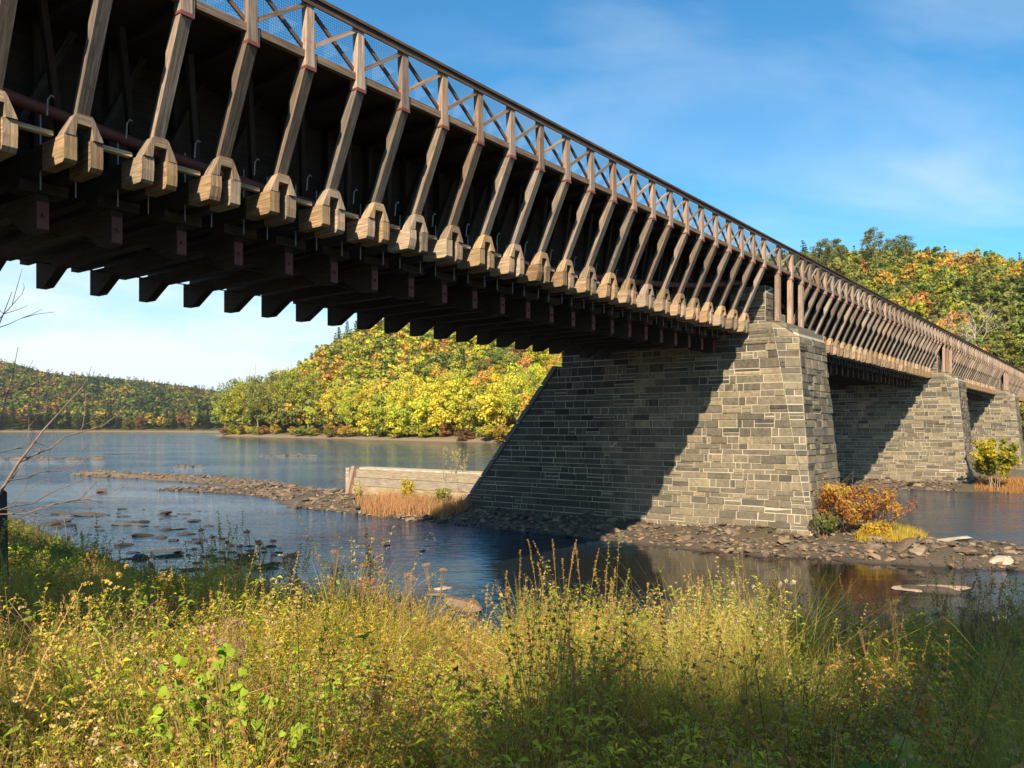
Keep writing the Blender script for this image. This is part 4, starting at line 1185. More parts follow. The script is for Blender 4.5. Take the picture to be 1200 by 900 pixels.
def gcol(X, Y, rg, n, kind='herb'):
    a = fbm(X * .45 + 3, Y * .45, 3); b = fbm(X * .8 + 40, Y * .8 + 9, 2); u = X / np.maximum(Y, .5)
    pal = {'herb': [(.15, .20, .035), (.30, .33, .045), (.56, .50, .06), (.52, .38, .10), (.34, .17, .06)],
           'grass': [(.20, .24, .05), (.42, .40, .08), (.60, .47, .16), (.55, .40, .18), (.36, .21, .09)]}[kind]
    pal = np.array(pal)
    f = np.clip((a * 2.1 + .50 + rg.normal(0, .13, n)) * 3.0 - .25 * (u > .38) * 3, 0, 3.99)
    red = (b > .22) & (rg.random(n) < .5)
    i = f.astype(int); t = (f - i)[:, None]; c = pal[i] * (1 - t) + pal[np.minimum(i + 1, 4)] * t
    c[red] = pal[4] * .6 + c[red] * .4
    dull = (u > .42) | (u < -.36)          # darker, greener colour towards both sides
    c = np.where(dull[:, None], c * np.array([.62, .80, .8]), c)
    return np.clip(c * 1.0 * rg.uniform(.7, 1.3, (n, 1)), 0, .85)
def blades(X, Y, Z, h, w, lean, C, rg, seg=3):
    n = len(X); az = rg.uniform(0, 6.283, n); lx, ly = np.cos(az) * lean, np.sin(az) * lean
    fa = rg.uniform(0, 6.283, n); wx, wy = np.cos(fa) * w, np.sin(fa) * w
    Vs = []
    for k in range(seg + 1):
        t = k / seg; cx = X + lx * h * t * t; cy = Y + ly * h * t * t; cz = Z + h * (t - .35 * lean * t * t); ww = (1 - t) ** .7 if k < seg else 0
        if k < seg:
            Vs += [np.stack([cx - wx * ww, cy - wy * ww, cz], -1), np.stack([cx + wx * ww, cy + wy * ww, cz], -1)]
        else: Vs.append(np.stack([cx, cy, cz], -1))
    nv = 2 * seg + 1; V = np.stack(Vs, 1).reshape(-1, 3); base = (np.arange(n) * nv)[:, None]
    Q = np.concatenate([base + np.array([2 * k, 2 * k + 1, 2 * k + 3, 2 * k + 2]) for k in range(seg - 1)]); T = base + np.array([2 * seg - 2, 2 * seg - 1, 2 * seg])
    return V, Q, T, np.repeat(C, nv, axis=0)
def stems(X, Y, Z, h, lean, C, rg, nl, ll, lw, sw=.0035, t0=.12, up=.45, droop=.35, taper=.5, laz=None, dens_top=False, stemcol=(.22, .13, .06)):
    """leafy stems; returns list of (V,Q,C)"""
    n = len(X); az = rg.uniform(0, 6.283, n) if laz is None else laz
    lx, ly = np.cos(az) * lean, np.sin(az) * lean
    def pt(t):
        return np.stack([X[:, None] + lx[:, None] * h[:, None] * t ** 1.8, Y[:, None] + ly[:, None] * h[:, None] * t ** 1.8, Z[:, None] + h[:, None] * (t - .3 * lean[:, None] * t * t)], -1)
    out = []
    ts = np.linspace(0, 1, 5)[None, :].repeat(n, 0); P = pt(ts); fa = rg.uniform(0, 6.28, n); W = np.stack([np.cos(fa), np.sin(fa), 0 * fa], -1)[:, None, :] * sw
    tw = (1 - .6 * ts)[..., None]
    V = np.stack([P - W * tw, P + W * tw], 2).reshape(n, 10, 3); base = (np.arange(n) * 10)[:, None]
    Q = np.concatenate([base + np.array([2 * k, 2 * k + 1, 2 * k + 3, 2 * k + 2]) for k in range(4)])
    out.append((V.reshape(-1, 3), Q, np.repeat(np.array(stemcol) * rg.uniform(.6, 1.4, (n, 1)), 10, axis=0)))
    t = np.sort(t0 + (1 - t0) * rg.random((n, nl)) ** (.6 if dens_top else .85), axis=1); P = pt(t)
    a = (np.arange(nl) * 2.4)[None, :] + rg.uniform(0, 6.28, (n, 1)) + rg.normal(0, .3, (n, nl))
    lf = ll * (1 - taper * t) * rg.uniform(.6, 1.3, (n, nl))
    if np.ndim(ll): lf = ll[:, None] * (1 - taper * t) * rg.uniform(.6, 1.3, (n, nl))
    D = np.stack([np.cos(a), np.sin(a), up + rg.normal(0, .25, (n, nl))], -1); D /= np.linalg.norm(D, axis=-1)[..., None]
    S = np.stack([-np.sin(a), np.cos(a), rg.normal(0, .5, (n, nl))], -1); S /= np.linalg.norm(S, axis=-1)[..., None]
    w = (lw * lf / (ll if not np.ndim(ll) else ll[:, None]))[..., None]
    mid = P + D * lf[..., None] * .5; tip = P + D * lf[..., None]; tip[..., 2] -= lf * droop
    V = np.stack([P, mid + S * w, tip, mid - S * w], 2).reshape(-1, 3); Q = np.arange(n * nl * 4).reshape(-1, 4)
    c = np.repeat(C, nl, axis=0) * rg.uniform(.7, 1.3, (n * nl, 1)); 
    yel = rg.random(n * nl) < .04; c[yel] = c[yel] * np.array([1.7, 1.25, .7])
    out.append((V, Q, np.repeat(np.clip(c, 0, .8), 4, axis=0)))
    return out, pt
def plumes(pt, h, C, rg, n, nb, nbr=7, nf=10, size=.010, span=.22, t0=.72, side=.10):
    """arching seed plumes on stem tops"""
    t = t0 + (1 - t0) * (np.arange(nbr) / (nbr - 1))[None, :].repeat(n, 0)
    P = pt(t); a = (np.arange(nbr) * 2.4)[None, :] + rg.uniform(0, 6.28, (n, 1))
    ln = side * (1.25 - (t - t0) / (1 - t0)) * rg.uniform(.7, 1.3, (n, nbr))
    D = np.stack([np.cos(a), np.sin(a), np.full_like(a, .55)], -1)
    q = rg.random((n, nbr, nf)); F = P[:, :, None, :] + D[:, :, None, :] * (ln[:, :, None] * q)[..., None]; F[..., 2] -= .45 * ln[:, :, None] * q * q
    F = F + rg.normal(0, size * .6, F.shape); F = F.reshape(-1, 3)
    V, Q = leaf_quads(F, rdir(rg, len(F)), size, rg, .8)
    c = np.repeat(C, nbr * nf, axis=0) * rg.uniform(.7, 1.3, (len(F), 1)); nb.add(V, Q, None, np.repeat(c, 4, axis=0))

weeds = NB(); grass = NB(); seeds = NB()
for (y0, y1, ng, ns) in ((2.3, 5.0, 20000, 2500), (5.0, 9.0, 40000, 4700), (9.0, 15.0, 42000, 5000), (15.0, 25.0, 34000, 5400), (25.0, 54.0, 34000, 4200)):
    X, Y, g = scatter(ng, y0, y1, rgv); n = len(X); hh = veg_h(X, Y, g)
    k = fbm(X * 1.1 + 5, Y * 1.1, 2); h = hh * rgv.uniform(.3, .9, n) * np.where(k > .08, 1.1, .66)
    w = np.clip(.0026 * np.maximum(1, Y / 7), .0026, .011) * rgv.uniform(.7, 1.5, n)
    C = gcol(X, Y, rgv, n, 'grass'); mi, md = mound(X, Y); gm = MT[mi] == 2; h = np.where(Y < 28, h * np.where(gm, 1.45, .78), h)
    C = np.where((Y < 28)[:, None], C * .45 + .55 * MC[mi] * rgv.uniform(.7, 1.25, (n, 1)), C)
    V, Q, T, Cc = blades(X, Y, g - .02, h, w, rgv.uniform(.1, .75, n), C, rgv); grass.add(V, Q, T, Cc)
    # rounded clumps: every clump is one kind of herb, leaning out from its middle
    cx_, cy_, cg = scatter(ns // 15, y0, y1, rgv); nc = len(cx_); per = 20
    Cc_ = gcol(cx_, cy_, rgv, nc, 'herb'); cr_ = rgv.uniform(.10, .30, nc) * (1 + max(0, (y0 - 9)) * .05); chh = veg_h(cx_, cy_, cg) * np.where(rgv.random(nc) < .22, rgv.uniform(1.05, 1.45, nc), rgv.uniform(.35, .95, nc))
    fresh = rgv.random(nc); Cc_[fresh < .22] = np.array([.40, .46, .05]) * rgv.uniform(.7, 1.2, ((fresh < .22).sum(), 1)); Cc_[(fresh > .22) & (fresh < .38)] = np.array([.62, .50, .06]) * rgv.uniform(.7, 1.15, (((fresh > .22) & (fresh < .38)).sum(), 1))
    mi, md = mound(cx_, cy_); keepc = ~((MT[mi] == 2) & (rgv.random(nc) < .85) & (cy_ < 28)); near_ = cy_ < 28
    Cc_ = np.where(near_[:, None], MC[mi] * rgv.uniform(.7, 1.25, (nc, 1)) * .8 + Cc_ * .2, Cc_)
    cx_, cy_, cg, Cc_, cr_, chh, mi, md = (q_[keepc] for q_ in (cx_, cy_, cg, Cc_, cr_, chh, mi, md)); nc = len(cx_)
    ofs = rgv.normal(0, 1, (nc, per, 2)); X = (cx_[:, None] + ofs[..., 0] * cr_[:, None]).ravel(); Y = np.maximum((cy_[:, None] + ofs[..., 1] * cr_[:, None]).ravel(), 2.2)
    g = ground_h(X, Y); n = len(X); far = max(1.0, (y0 + y1) / 2 / 9)
    rr_ = np.hypot(ofs[..., 0], ofs[..., 1]); AZ = np.arctan2(ofs[..., 1], ofs[..., 0]).ravel(); LE = (.12 + .30 * rr_).ravel() * rgv.uniform(.6, 1.4, n)
    h = np.minimum((chh[:, None] * (1.08 - .16 * rr_)).ravel() * rgv.uniform(.8, 1.1, n), veg_h(X, Y, g) * np.where(Y < 6, 1.12, 1.45)); h = np.maximum(h, .12)
    C = np.repeat(Cc_, per, axis=0) * rgv.uniform(.8, 1.2, (n, 1)); fine = np.repeat((MT[mi] == 5) | (rgv.random(nc) < .25), per)
    for m_, nl, ll, lw, up, tp in ((~fine, 25 if y1 < 16 else 18, .105 * min(far, 1.5), .017 * min(far, 1.8), .35, .45), (fine, 60 if y1 < 16 else 30, .055 * min(far, 1.6), .0060 * min(far, 2.2), .6, .3)):
        if m_.sum() == 0: continue
        Cm = C[m_] * (np.array([1.1, 1.1, .8]) if nl in (60, 30) else 1)
        res, pt = stems(X[m_], Y[m_], g[m_] - .02, h[m_], LE[m_], Cm, rgv, nl, ll, lw, up=up, taper=tp, laz=AZ[m_])
        for V, Q, c in res: weeds.add(V, Q, None, c)
        hasp = rgv.random(m_.sum()) < .16
        if hasp.sum():
            idxp = np.nonzero(hasp)[0]
            def pt2(t, idxp=idxp, pt=pt, mm=m_.sum()):
                tf_ = np.zeros((mm, t.shape[1])); tf_[idxp] = t; return pt(tf_)[idxp]
            cc = np.array([(.50, .38, .22), (.62, .45, .12), (.34, .20, .12), (.70, .55, .30)])[rgv.integers(4, size=len(idxp))]
            plumes(pt2, h, cc, rgv, len(idxp), seeds, size=.0085 * min(far, 1.7), side=.09)
    # broad low leaves filling the bottom
    X, Y, g = scatter(int(ns * .9), y0, y1, rgv); n = len(X)
    res, pt = stems(X, Y, g - .02, veg_h(X, Y, g) * rgv.uniform(.15, .5, n), rgv.uniform(.1, .6, n), gcol(X, Y, rgv, n) * np.array([.75, .9, .9]), rgv, 14, .085 * min(far, 1.5), .017 * min(far, 1.8), up=.5, taper=.2)
    for V, Q, c in res: weeds.add(V, Q, None, c)
# arching tufts of straw-coloured grass
for (y0, y1, nt_) in ((2.6, 6.0, 60), (6.0, 10.0, 170), (10.0, 16.0, 190), (16.0, 26.0, 110)):
    tx, ty, tg = scatter(nt_ * 2, y0, y1, rgv); nc = len(tx); per = 60
    th = veg_h(tx, ty, tg) * rgv.uniform(.75, 1.25, nc); far = max(1, (y0 + y1) / 2 / 8)
    tc_ = np.array([(.64, .47, .15), (.58, .38, .14), (.54, .47, .08), (.46, .27, .09), (.40, .46, .08)])[rgv.integers(5, size=nc)]
    X = (tx[:, None] + rgv.normal(0, .09, (nc, per))).ravel(); Y = (ty[:, None] + rgv.normal(0, .09, (nc, per))).ravel(); n = len(X)
    V, Q, T, Cc = blades(X, Y, ground_h(X, Y) - .02, np.repeat(th, per) * rgv.uniform(.5, 1.05, n), np.full(n, .0034 * far) * rgv.uniform(.7, 1.3, n), rgv.uniform(.15, .95, n), np.repeat(tc_, per, axis=0) * rgv.uniform(.65, 1.25, (n, 1)), rgv, 5); grass.add(V, Q, T, Cc)
    # slim seed heads standing out of the tufts
    k = rgv.random(nc) < .55; m = int(k.sum()) * 3; bx = np.repeat(tx[k], 3) + rgv.normal(0, .08, m); by = np.repeat(ty[k], 3) + rgv.normal(0, .08, m); bz = ground_h(bx, by); bh = np.repeat(th[k], 3) * rgv.uniform(.95, 1.3, m)
    lim = np.where(by < 9, EYE - bz - .20 * by, 9); bh = np.minimum(bh, np.maximum(lim, .3))
    res, pt = stems(bx, by, bz, bh, rgv.uniform(.02, .25, m), np.repeat(tc_[k], 3, axis=0), rgv, 5, .16, .003 * far, sw=.0028 * far, stemcol=(.42, .28, .13))
    for V, Q, c in res: weeds.add(V, Q, None, c)
    plumes(pt, bh, np.repeat(tc_[k], 3, axis=0) * .85, rgv, m, seeds, nbr=9, nf=7, size=.0075 * far, side=.018 * far, t0=.80)
put(bpy.data.objects.new("meadow_grass", grass.mesh("meadow_grass", [M['herb']])), kind="stuff", label="tangled yellow and green autumn grass covering the near bank")
put(bpy.data.objects.new("leafy_weeds", weeds.mesh("leafy_weeds", [M['herb']])), kind="stuff", label="dense leafy goldenrod and weeds growing through the grass of the near bank")
put(bpy.data.objects.new("seed_plumes", seeds.mesh("seed_plumes", [M['herb']])), kind="stuff", label="tan and yellow seed plumes topping the weeds of the near bank")

# fallen dead stalks lying through the weeds
dead = NB()
for i in range(420):
    Y = R.uniform(2.8, 16); X = R.uniform(-.7, .7) * Y; g = gh1(X, Y)
    if g < .5: continue
    hh = float(veg_h(np.array([X]), np.array([Y]), np.array([g]))[0]); a = R.uniform(0, 6.28); ln = R.uniform(.4, 1.1); el = R.uniform(.05, 1.1)
    p0 = np.array([X, Y, g + hh * R.uniform(0, .45)]); d = np.array([math.cos(a) * math.cos(el), math.sin(a) * math.cos(el), math.sin(el)])
    pts = [p0 + d * ln * t + np.array([0, 0, -.12 * t * t * ln]) + rgv.normal(0, .012, 3) for t in np.linspace(0, 1, 5)]
    V, Q = tube(pts, np.linspace(.0045, .002, 5) * max(1, Y / 7), 4); dead.add(V, Q, None, np.array([(.42, .30, .19), (.30, .18, .12), (.52, .42, .28)][i % 3]) * R.uniform(.7, 1.2))
put(bpy.data.objects.new("dead_stalks", dead.mesh("dead_stalks", [M['bark']], True)), kind="stuff", label="dry broken stalks caught in the weeds of the near bank")

# ---- single plants that can be told apart
def world_px(x, Y): return (x - 600) / PX * Y, Y
def plant(nm, x, Y, parts, label, group=None, cat="plant"):
    """parts: dict name -> NB in local coordinates"""
    X, Y = world_px(x, Y); e = empty(nm, (X, Y, gh1(X, Y) - .03), 0, label=label, cat=cat, group=group)
    for k, (nb, mt) in [(k2.split('#')[0], v2) for k2, v2 in parts.items()]: put(bpy.data.objects.new(k, nb.mesh(k, [mt])), parent=e)
    return e
def Zr(x, Y, ytop):                       # height a plant at x, Y needs to reach photo row ytop
    X = (x - 600) / PX * Y; return EYE - (ytop - 501.5) / PX * Y - gh1(X, Y)
def mk_stems(n, h, spread, lean, C, nl, ll, lw, plume=None, laz=None, rg=rgv, sw=.005, **kw):
    X = rg.normal(0, spread, n); Y = rg.normal(0, spread, n); hh = h * rg.uniform(.75, 1.0, n); hh[0] = h
    res, pt = stems(X, Y, np.zeros(n), hh, np.full(n, lean) * rg.uniform(.6, 1.3, n), np.tile(np.array(C, float), (n, 1)), rg, nl, ll, lw, sw=sw, laz=None if laz is None else np.full(n, laz) + rg.normal(0, .3, n), **kw)
    st = NB(); st.add(res[0][0], res[0][1], None, res[0][2]); lf = NB(); lf.add(res[1][0], res[1][1], None, res[1][2])
    out = {"stem": (st, M['bark']), "leaves": (lf, M['herb'])}
    if plume:
        for k in range(n):
            fl = NB(); plumes(lambda t, k=k: pt(np.repeat(t, n, 0))[k:k + 1], hh, np.array([plume[0]], float), rg, 1, fl, **plume[1]); out["seed_plume#%d" % k] = (fl, M['herb'])
    return out
# goldenrod at the left edge, arching to the right
for x, Y, yt, az, lb in [(8, 3.9, 672, .2, "tall goldenrod at the left edge with arching yellow seed plumes"), (66, 4.1, 700, .3, "second goldenrod from the left edge, leaning right"),
                         (22, 4.3, 735, .1, "short goldenrod with drooping tan plumes below the tallest one at the left edge"), (45, 3.6, 800, .5, "low goldenrod shoot in the bottom left corner")]:
    h = Zr(x, Y, yt); plant("goldenrod", x - 30, Y, mk_stems(2, h * 1.12, .03, .42, (.34, .33, .06), 44, .075, .008, ((.66, .50, .14), dict(nbr=12, nf=26, size=.007, side=.15, t0=.68)), laz=az, stemcol=(.30, .17, .08)), lb)
# dried flat-topped heads standing above the weeds
def dry_head(x, Y, yt, col, lb, grp, sz=.05, n=3):
    h = Zr(x, Y, yt); P = mk_stems(n, h, .04, .12, (.30, .22, .08), 12, .07, .006, None, sw=.004 * max(1, Y / 9))
    rg = rgv; st = P["stem"][0].V[0].reshape(n, 10, 3)
    for k in range(n):
        fl = NB(); P["seed_head#%d" % k] = (fl, M['herb'])
        tip = (st[k, 8] + st[k, 9]) / 2
        m = 150; D = rdir(rg, m); F = tip + D * np.array([sz, sz, sz * .45]) * rg.uniform(.3, 1, (m, 1)); V, Q = leaf_quads(F, rdir(rg, m), .006 * max(1, Y / 9), rg, .8)
        fl.add(V, Q, None, np.repeat(np.array(col) * rg.uniform(.6, 1.3, (m, 1)), 4, axis=0))
        for j in range(7):
            q = tip + D[j] * np.array([sz, sz, sz * .3]) * .9; V, Q = tube([st[k, 6], q], [.0025, .0015], 4); P["stem"][0].add(V, Q, None, (.25, .15, .08))
    plant("dried_flower", x, Y, P, lb, grp)
for x, Y, yt in [(246, 15, 617), (268, 15, 622), (300, 14, 616), (318, 13.5, 630), (232, 16, 640), (283, 14, 628), (330, 13, 640), (352, 12.5, 645), (396, 11.5, 640), (420, 11, 658)]:
    dry_head(x, Y, yt, (.50, .27, .17), "reddish-brown dried flower head above the tall weeds left of centre", "reddish dried flower heads left of centre", .075)
for x, Y, yt in [(455, 10.5, 664), (478, 10, 668), (508, 11, 656), (440, 10.5, 672)]:
    dry_head(x, Y, yt, (.52, .33, .20), "orange-brown dried head over the water just left of the brown boulder", "dried heads left of the brown boulder", .06)
for x, Y, yt in [(252, 6.2, 726), (278, 6.4, 722), (290, 6.3, 718), (268, 6.0, 745), (287, 6.2, 748)]:
    dry_head(x, Y, yt, (.55, .40, .30), "pale fluffy pinkish-brown seed head in the left foreground shade", "fluffy brown seed heads in the left foreground", .06, 2)
for x, Y, yt in [(1000, 9, 700), (1030, 8.5, 698), (1042, 9, 705), (1060, 9.5, 700), (985, 9, 712), (1115, 9, 690), (1150, 8.8, 694), (1135, 9.5, 705), (1180, 9, 712), (1165, 9, 700)]:
    dry_head(x, Y, yt, (.22, .16, .13) if x > 1080 else (.46, .32, .20), ("dark" if x > 1080 else "tan") + " flat-topped dried weed at the right, seen against the water", ("dark" if x > 1080 else "tan") + " dried weeds at the right", .085)
# tall beard grass in the middle
def tall_grass(x, Y, yt, n, lb, grp=None, sp=.10, col=(.50, .32, .10)):
    h = Zr(x, Y, yt); rg = rgv; nb = NB(); X = rg.normal(0, sp, n * 14); Yb = rg.normal(0, sp, n * 14)
    V, Q, T, C = blades(X, Yb, 0 * X, h * rg.uniform(.35, .75, n * 14), np.full(n * 14, .0032 * max(1, Y / 8)), rg.uniform(.1, .5, n * 14), np.tile(np.array((.50, .38, .14)), (n * 14, 1)) * rg.uniform(.6, 1.3, (n * 14, 1)), rg, 4); nb.add(V, Q, T, C)
    st = NB(); HD = {}
    for k in range(n):
        a = rg.uniform(0, 6.28); ln = rg.uniform(.03, .14); bx, by = rg.normal(0, sp, 2); hk = h * (1 if k == 0 else rg.uniform(.72, .98))
        pts = [np.array([bx + math.cos(a) * ln * t * t * hk, by + math.sin(a) * ln * t * t * hk, hk * t]) for t in np.linspace(0, 1, 6)]
        V, Q = tube(pts, np.linspace(.004, .0022, 6) * max(1, Y / 9), 4); st.add(V, Q, None, np.array(col) * .8)
        m = 70; t = rg.uniform(.80, 1.0, m); F = np.array([[bx + math.cos(a) * ln * q * q * hk, by + math.sin(a) * ln * q * q * hk, hk * q] for q in t]) + rg.normal(0, .007 * max(1, Y / 9), (m, 3)) * np.array([1, 1, .2])
        V, Q = leaf_quads(F, rdir(rg, m), .011 * max(1, Y / 9), rg, .35); hd = NB(); hd.add(V, Q, None, np.repeat(np.array(col) * rg.uniform(.7, 1.4, (m, 1)), 4, axis=0)); HD['seed_head#%d' % k] = (hd, M['herb'])
    plant("tall_grass", x, Y, {"blades": (nb, M['herb']), "stem": (st, M['herb']), **HD}, lb, grp, "grass clump")
for x, Y, yt in [(612, 10, 640), (636, 10.5, 630), (662, 10.5, 628), (684, 10, 636), (650, 9.8, 660), (598, 10, 662), (705, 10, 662)]:
    tall_grass(x, Y, yt, 2, "tall golden grass stalk with a slim seed head rising over the dark water at centre", "tall golden grass stalks at centre", .06)
tall_grass(640, 6.3, 700, 9, "large straw-coloured clump of bunch grass in the centre foreground", sp=.22)
tall_grass(690, 6.0, 725, 8, "reddish-tan bunch grass clump right of the large central clump", sp=.20, col=(.42, .24, .10))
tall_grass(610, 5.8, 735, 6, "smaller tan bunch grass clump left of the large central clump", sp=.16)
for x, Y, yt in [(962, 9, 688), (985, 9.2, 684), (972, 9, 695), (948, 8.6, 704)]:
    tall_grass(x, Y, yt, 3, "pale green-gold grass spike right of the white-tufted thistle", "pale grass spikes right of the thistle", .05, (.45, .42, .16))
tall_grass(560, 9, 690, 5, "soft tan grass tuft just right of the brown boulder", sp=.12)
tall_grass(830, 4.3, 830, 6, "flattened straw tuft in the right foreground near the bottom edge", sp=.15, col=(.55, .42, .24))
# feathery light-green plants bending right
for i, (x, Y, yt) in enumerate([(735, 8.6, 688), (770, 8.4, 676), (800, 8.2, 672), (828, 8.4, 690), (752, 7.6, 712), (790, 7.4, 706), (850, 7.8, 700), (720, 9, 684)]):
    h = Zr(x, Y, yt); plant("feathery_weed", x, Y, mk_stems(4, h * 1.1, .12, .5, (.46, .46, .10), 120, .055, .0042, ((.62, .56, .20), dict(nbr=9, nf=14, size=.008, side=.10, t0=.7)), laz=.2, up=.7, taper=.25), "feathery yellow-green weed with tips bent over to the right, right of centre", "feathery yellow-green weeds right of centre")
# thistle gone to seed with white tufts
def thistle(x, Y, yt):
    h = Zr(x, Y, yt); P = mk_stems(6, h, .09, .22, (.36, .38, .10), 30, .09, .008, None, sw=.007)
    st = P["stem"][0].V[0].reshape(6, 10, 3); rg = rgv
    for k in range(6):
        for j, q in enumerate((9, 8, 6)):
            fl = NB(); P['seed_tuft#%d_%d' % (k, j)] = (fl, M['herb']); c = st[k, q] + rg.normal(0, .035, 3); m = 60; D = rdir(rg, m); F = c + D * .016 * rg.uniform(.3, 1.2, (m, 1)); V, Q = leaf_quads(F, rdir(rg, m), .007, rg, .7); fl.add(V, Q, None, (.72, .68, .60) if (k + j) % 2 else (.45, .36, .22))
    plant("thistle", x, Y, P, "tall branching thistle gone to seed with small white tufts, right of centre")
thistle(888, 7.6, 660)
h = Zr(888, 6.6, 740); plant("dark_weed", 888, 6.6, mk_stems(3, h, .05, .12, (.05, .09, .03), 60, .10, .012, None, up=.9), "dark green upright weed standing in front of the white-tufted thistle")
h = Zr(960, 4.6, 765); plant("narrow_leaf_plant", 958, 4.6, mk_stems(3, h, .05, .35, (.10, .17, .08), 26, .24, .008, None, laz=0.0, up=.2, droop=.15, taper=.3), "dark plant with long narrow leaves pointing right, in the right foreground")
h = Zr(720, 4.2, 835); plant("milkweed", 728, 4.3, mk_stems(2, max(h, .35), .03, .15, (.26, .34, .08), 16, .09, .016, None, up=.6), "small fresh green weed with pointed leaves in the centre foreground")
# heart-leaved vine
def leaf_heart(c, d, nrm, s, nb, col):
    d = d / np.linalg.norm(d); nrm = nrm / np.linalg.norm(nrm); a = np.cross(nrm, d); a /= np.linalg.norm(a)
    out = [(0, .12), (.32, -.06), (.52, .16), (.46, .50), (.22, .82), (0, 1.05), (-.22, .82), (-.46, .50), (-.52, .16), (-.32, -.06)]
    V = [c + (a * x + d * y - nrm * .25 * abs(x)) * s for x, y in out] + [c + d * .45 * s]
    T = [(10, i, (i + 1) % 10) for i in range(10)]; nb.add(np.array(V), None, T, np.array(col) * R.uniform(.8, 1.2))
def vine(x, Y, yt, n, s, lb, spread=.35, col=(.27, .40, .03)):
    rg = rgv; lf = NB(); st = NB(); h = Zr(x, Y, yt)
    for i in range(n):
        p = np.array([rg.normal(0, spread), rg.normal(0, spread * .5), h * rg.uniform(.45, 1.0)]); nr = np.array([rg.normal(0, .4), -.9 + rg.normal(0, .3), .75]); d = np.array([rg.normal(0, .6), -.3, -.55])
        leaf_heart(p, d, nr, s * rg.uniform(.55, 1.25), lf, col)
        V, Q = tube([(p[0] * .3, p[1] * .3, 0), (p[0] * .7, p[1] + .04, p[2] * .7), tuple(p)], [.004, .003, .002], 4); st.add(V, Q, None, (.26, .22, .08))
    plant("broad_leaf_vine" if n > 8 else "broad_leaf_plant", x, Y, {"stem": (st, M['bark']), "leaves": (lf, M['herb'])}, lb)
vine(256, 4.0, 752, 90, .058, "bright yellow-green vine with broad heart-shaped leaves in the left foreground", .17)
vine(298, 3.8, 805, 30, .055, "lower trailing shoot of broad green leaves right of the bright vine", .12)
def big_leaf(x, Y, yt, lb):
    lf = NB(); st = NB(); h = max(.25, Zr(x, Y, yt))
    for (dx, dz, ex, ez, s, c) in ((-.02, .10, -.06, -.2, .20, (.10, .26, .06)), (.05, .16, .5, .25, .12, (.42, .44, .12)), (.10, .08, .8, .15, .11, (.20, .33, .08))):
        leaf_heart(np.array([dx, 0, h - .2 + dz]), np.array([ex, -.25, ez]), np.array([-.2, -.8, .6]), s, lf, c); V, Q = tube([(0, 0, 0), (dx, 0, h - .2 + dz)], [.005, .003], 4); st.add(V, Q, None, (.25, .25, .08))
    plant("broad_leaf_plant", x, Y, {"stem": (st, M['bark']), "leaves": (lf, M['herb'])}, lb)
big_leaf(1035, 3.9, 862, "three large smooth green leaves at the bottom edge on the right")

# bare shrub at the left, drawn as real branches standing about seven metres off
def bare_shrub():
    Yb = 6.6
    X0, _ = world_px(-14, Yb); zb = gh1(X0, Yb); e = empty("bare_shrub", (X0, Yb, zb), 0, label="leafless shrub reaching in from the left edge with thin grey-brown branches over the water", cat="shrub")
    def wp(x, y, dy): Yy = Yb + dy; return np.array([(x - 600) / PX * Yy - X0, dy, EYE - (y - 501.5) / PX * Yy - zb])
    lines = [([(-14, 640), (-5, 585), (22, 542), (33, 528), (50, 505), (72, 481), (98, 452)], .019, 0), ([(22, 542), (44, 531), (60, 525), (75, 512), (100, 505), (120, 499), (146, 480)], .011, .3),
             ([(8, 563), (32, 560), (48, 553), (68, 552), (92, 545)], .008, -.2), ([(-4, 578), (15, 560), (22, 542), (34, 524), (40, 505), (41, 492)], .007, .1), ([(0, 530), (18, 526), (40, 518), (52, 512)], .006, -.3),
             ([(-6, 600), (10, 594), (38, 590), (55, 580), (70, 573), (103, 560)], .009, -.1), ([(40, 598), (65, 590), (92, 586), (105, 573), (117, 561)], .009, .2), ([(-8, 603), (30, 602), (68, 590), (100, 583), (130, 577)], .008, .0),
             ([(-10, 560), (0, 502), (6, 470), (14, 445), (21, 407)], .008, .4), ([(2, 465), (22, 457), (44, 450), (62, 432)], .006, .5), ([(-20, 450), (-6, 392), (4, 368), (14, 342)], .009, .6), ([(-6, 380), (0, 373), (14, 358), (26, 344)], .007, .5), ([(-8, 386), (10, 380), (25, 373)], .006, .4),
             ([(88, 536), (97, 526)], .004, .2), ([(101, 534), (113, 523)], .004, .2), ([(12, 590), (28, 576)], .004, 0), ([(46, 531), (47, 528), (48, 524)], .012, .2), ([(33, 515), (34, 500), (33, 486)], .004, .3), ([(92, 508), (97, 500), (100, 497)], .005, .2), ([(54, 484), (54, 476), (55, 483)], .004, .0),
             ([(60, 552), (95, 540), (120, 533)], .004, .4), ([(18, 596), (55, 604), (80, 600), (98, 588)], .005, .1), ([(0, 596), (20, 600), (50, 596), (75, 608)], .005, -.2)]
    nb = NB()
    for pts, r0, dy in lines:
        P = [wp(x, y, dy + .12 * i) for i, (x, y) in enumerate(pts)]; V, Q = tube(P, np.linspace(r0, r0 * .35, len(P)) * .8, 5); nb.add(V, Q, None, (.20, .145, .12))
        for q in range(2):
            i = R.randrange(1, len(P)); d = P[i] - P[i - 1]; d = d / (np.linalg.norm(d) + 1e-6) + rgv.normal(0, .5, 3); V, Q = tube([P[i], P[i] + d * .10, P[i] + d * .2 + rgv.normal(0, .015, 3)], [.003, .0025, .0015], 4); nb.add(V, Q, None, (.20, .14, .12))
    put(bpy.data.objects.new("branches", nb.mesh("branches", [M['bark']], True)), parent=e)
bare_shrub()
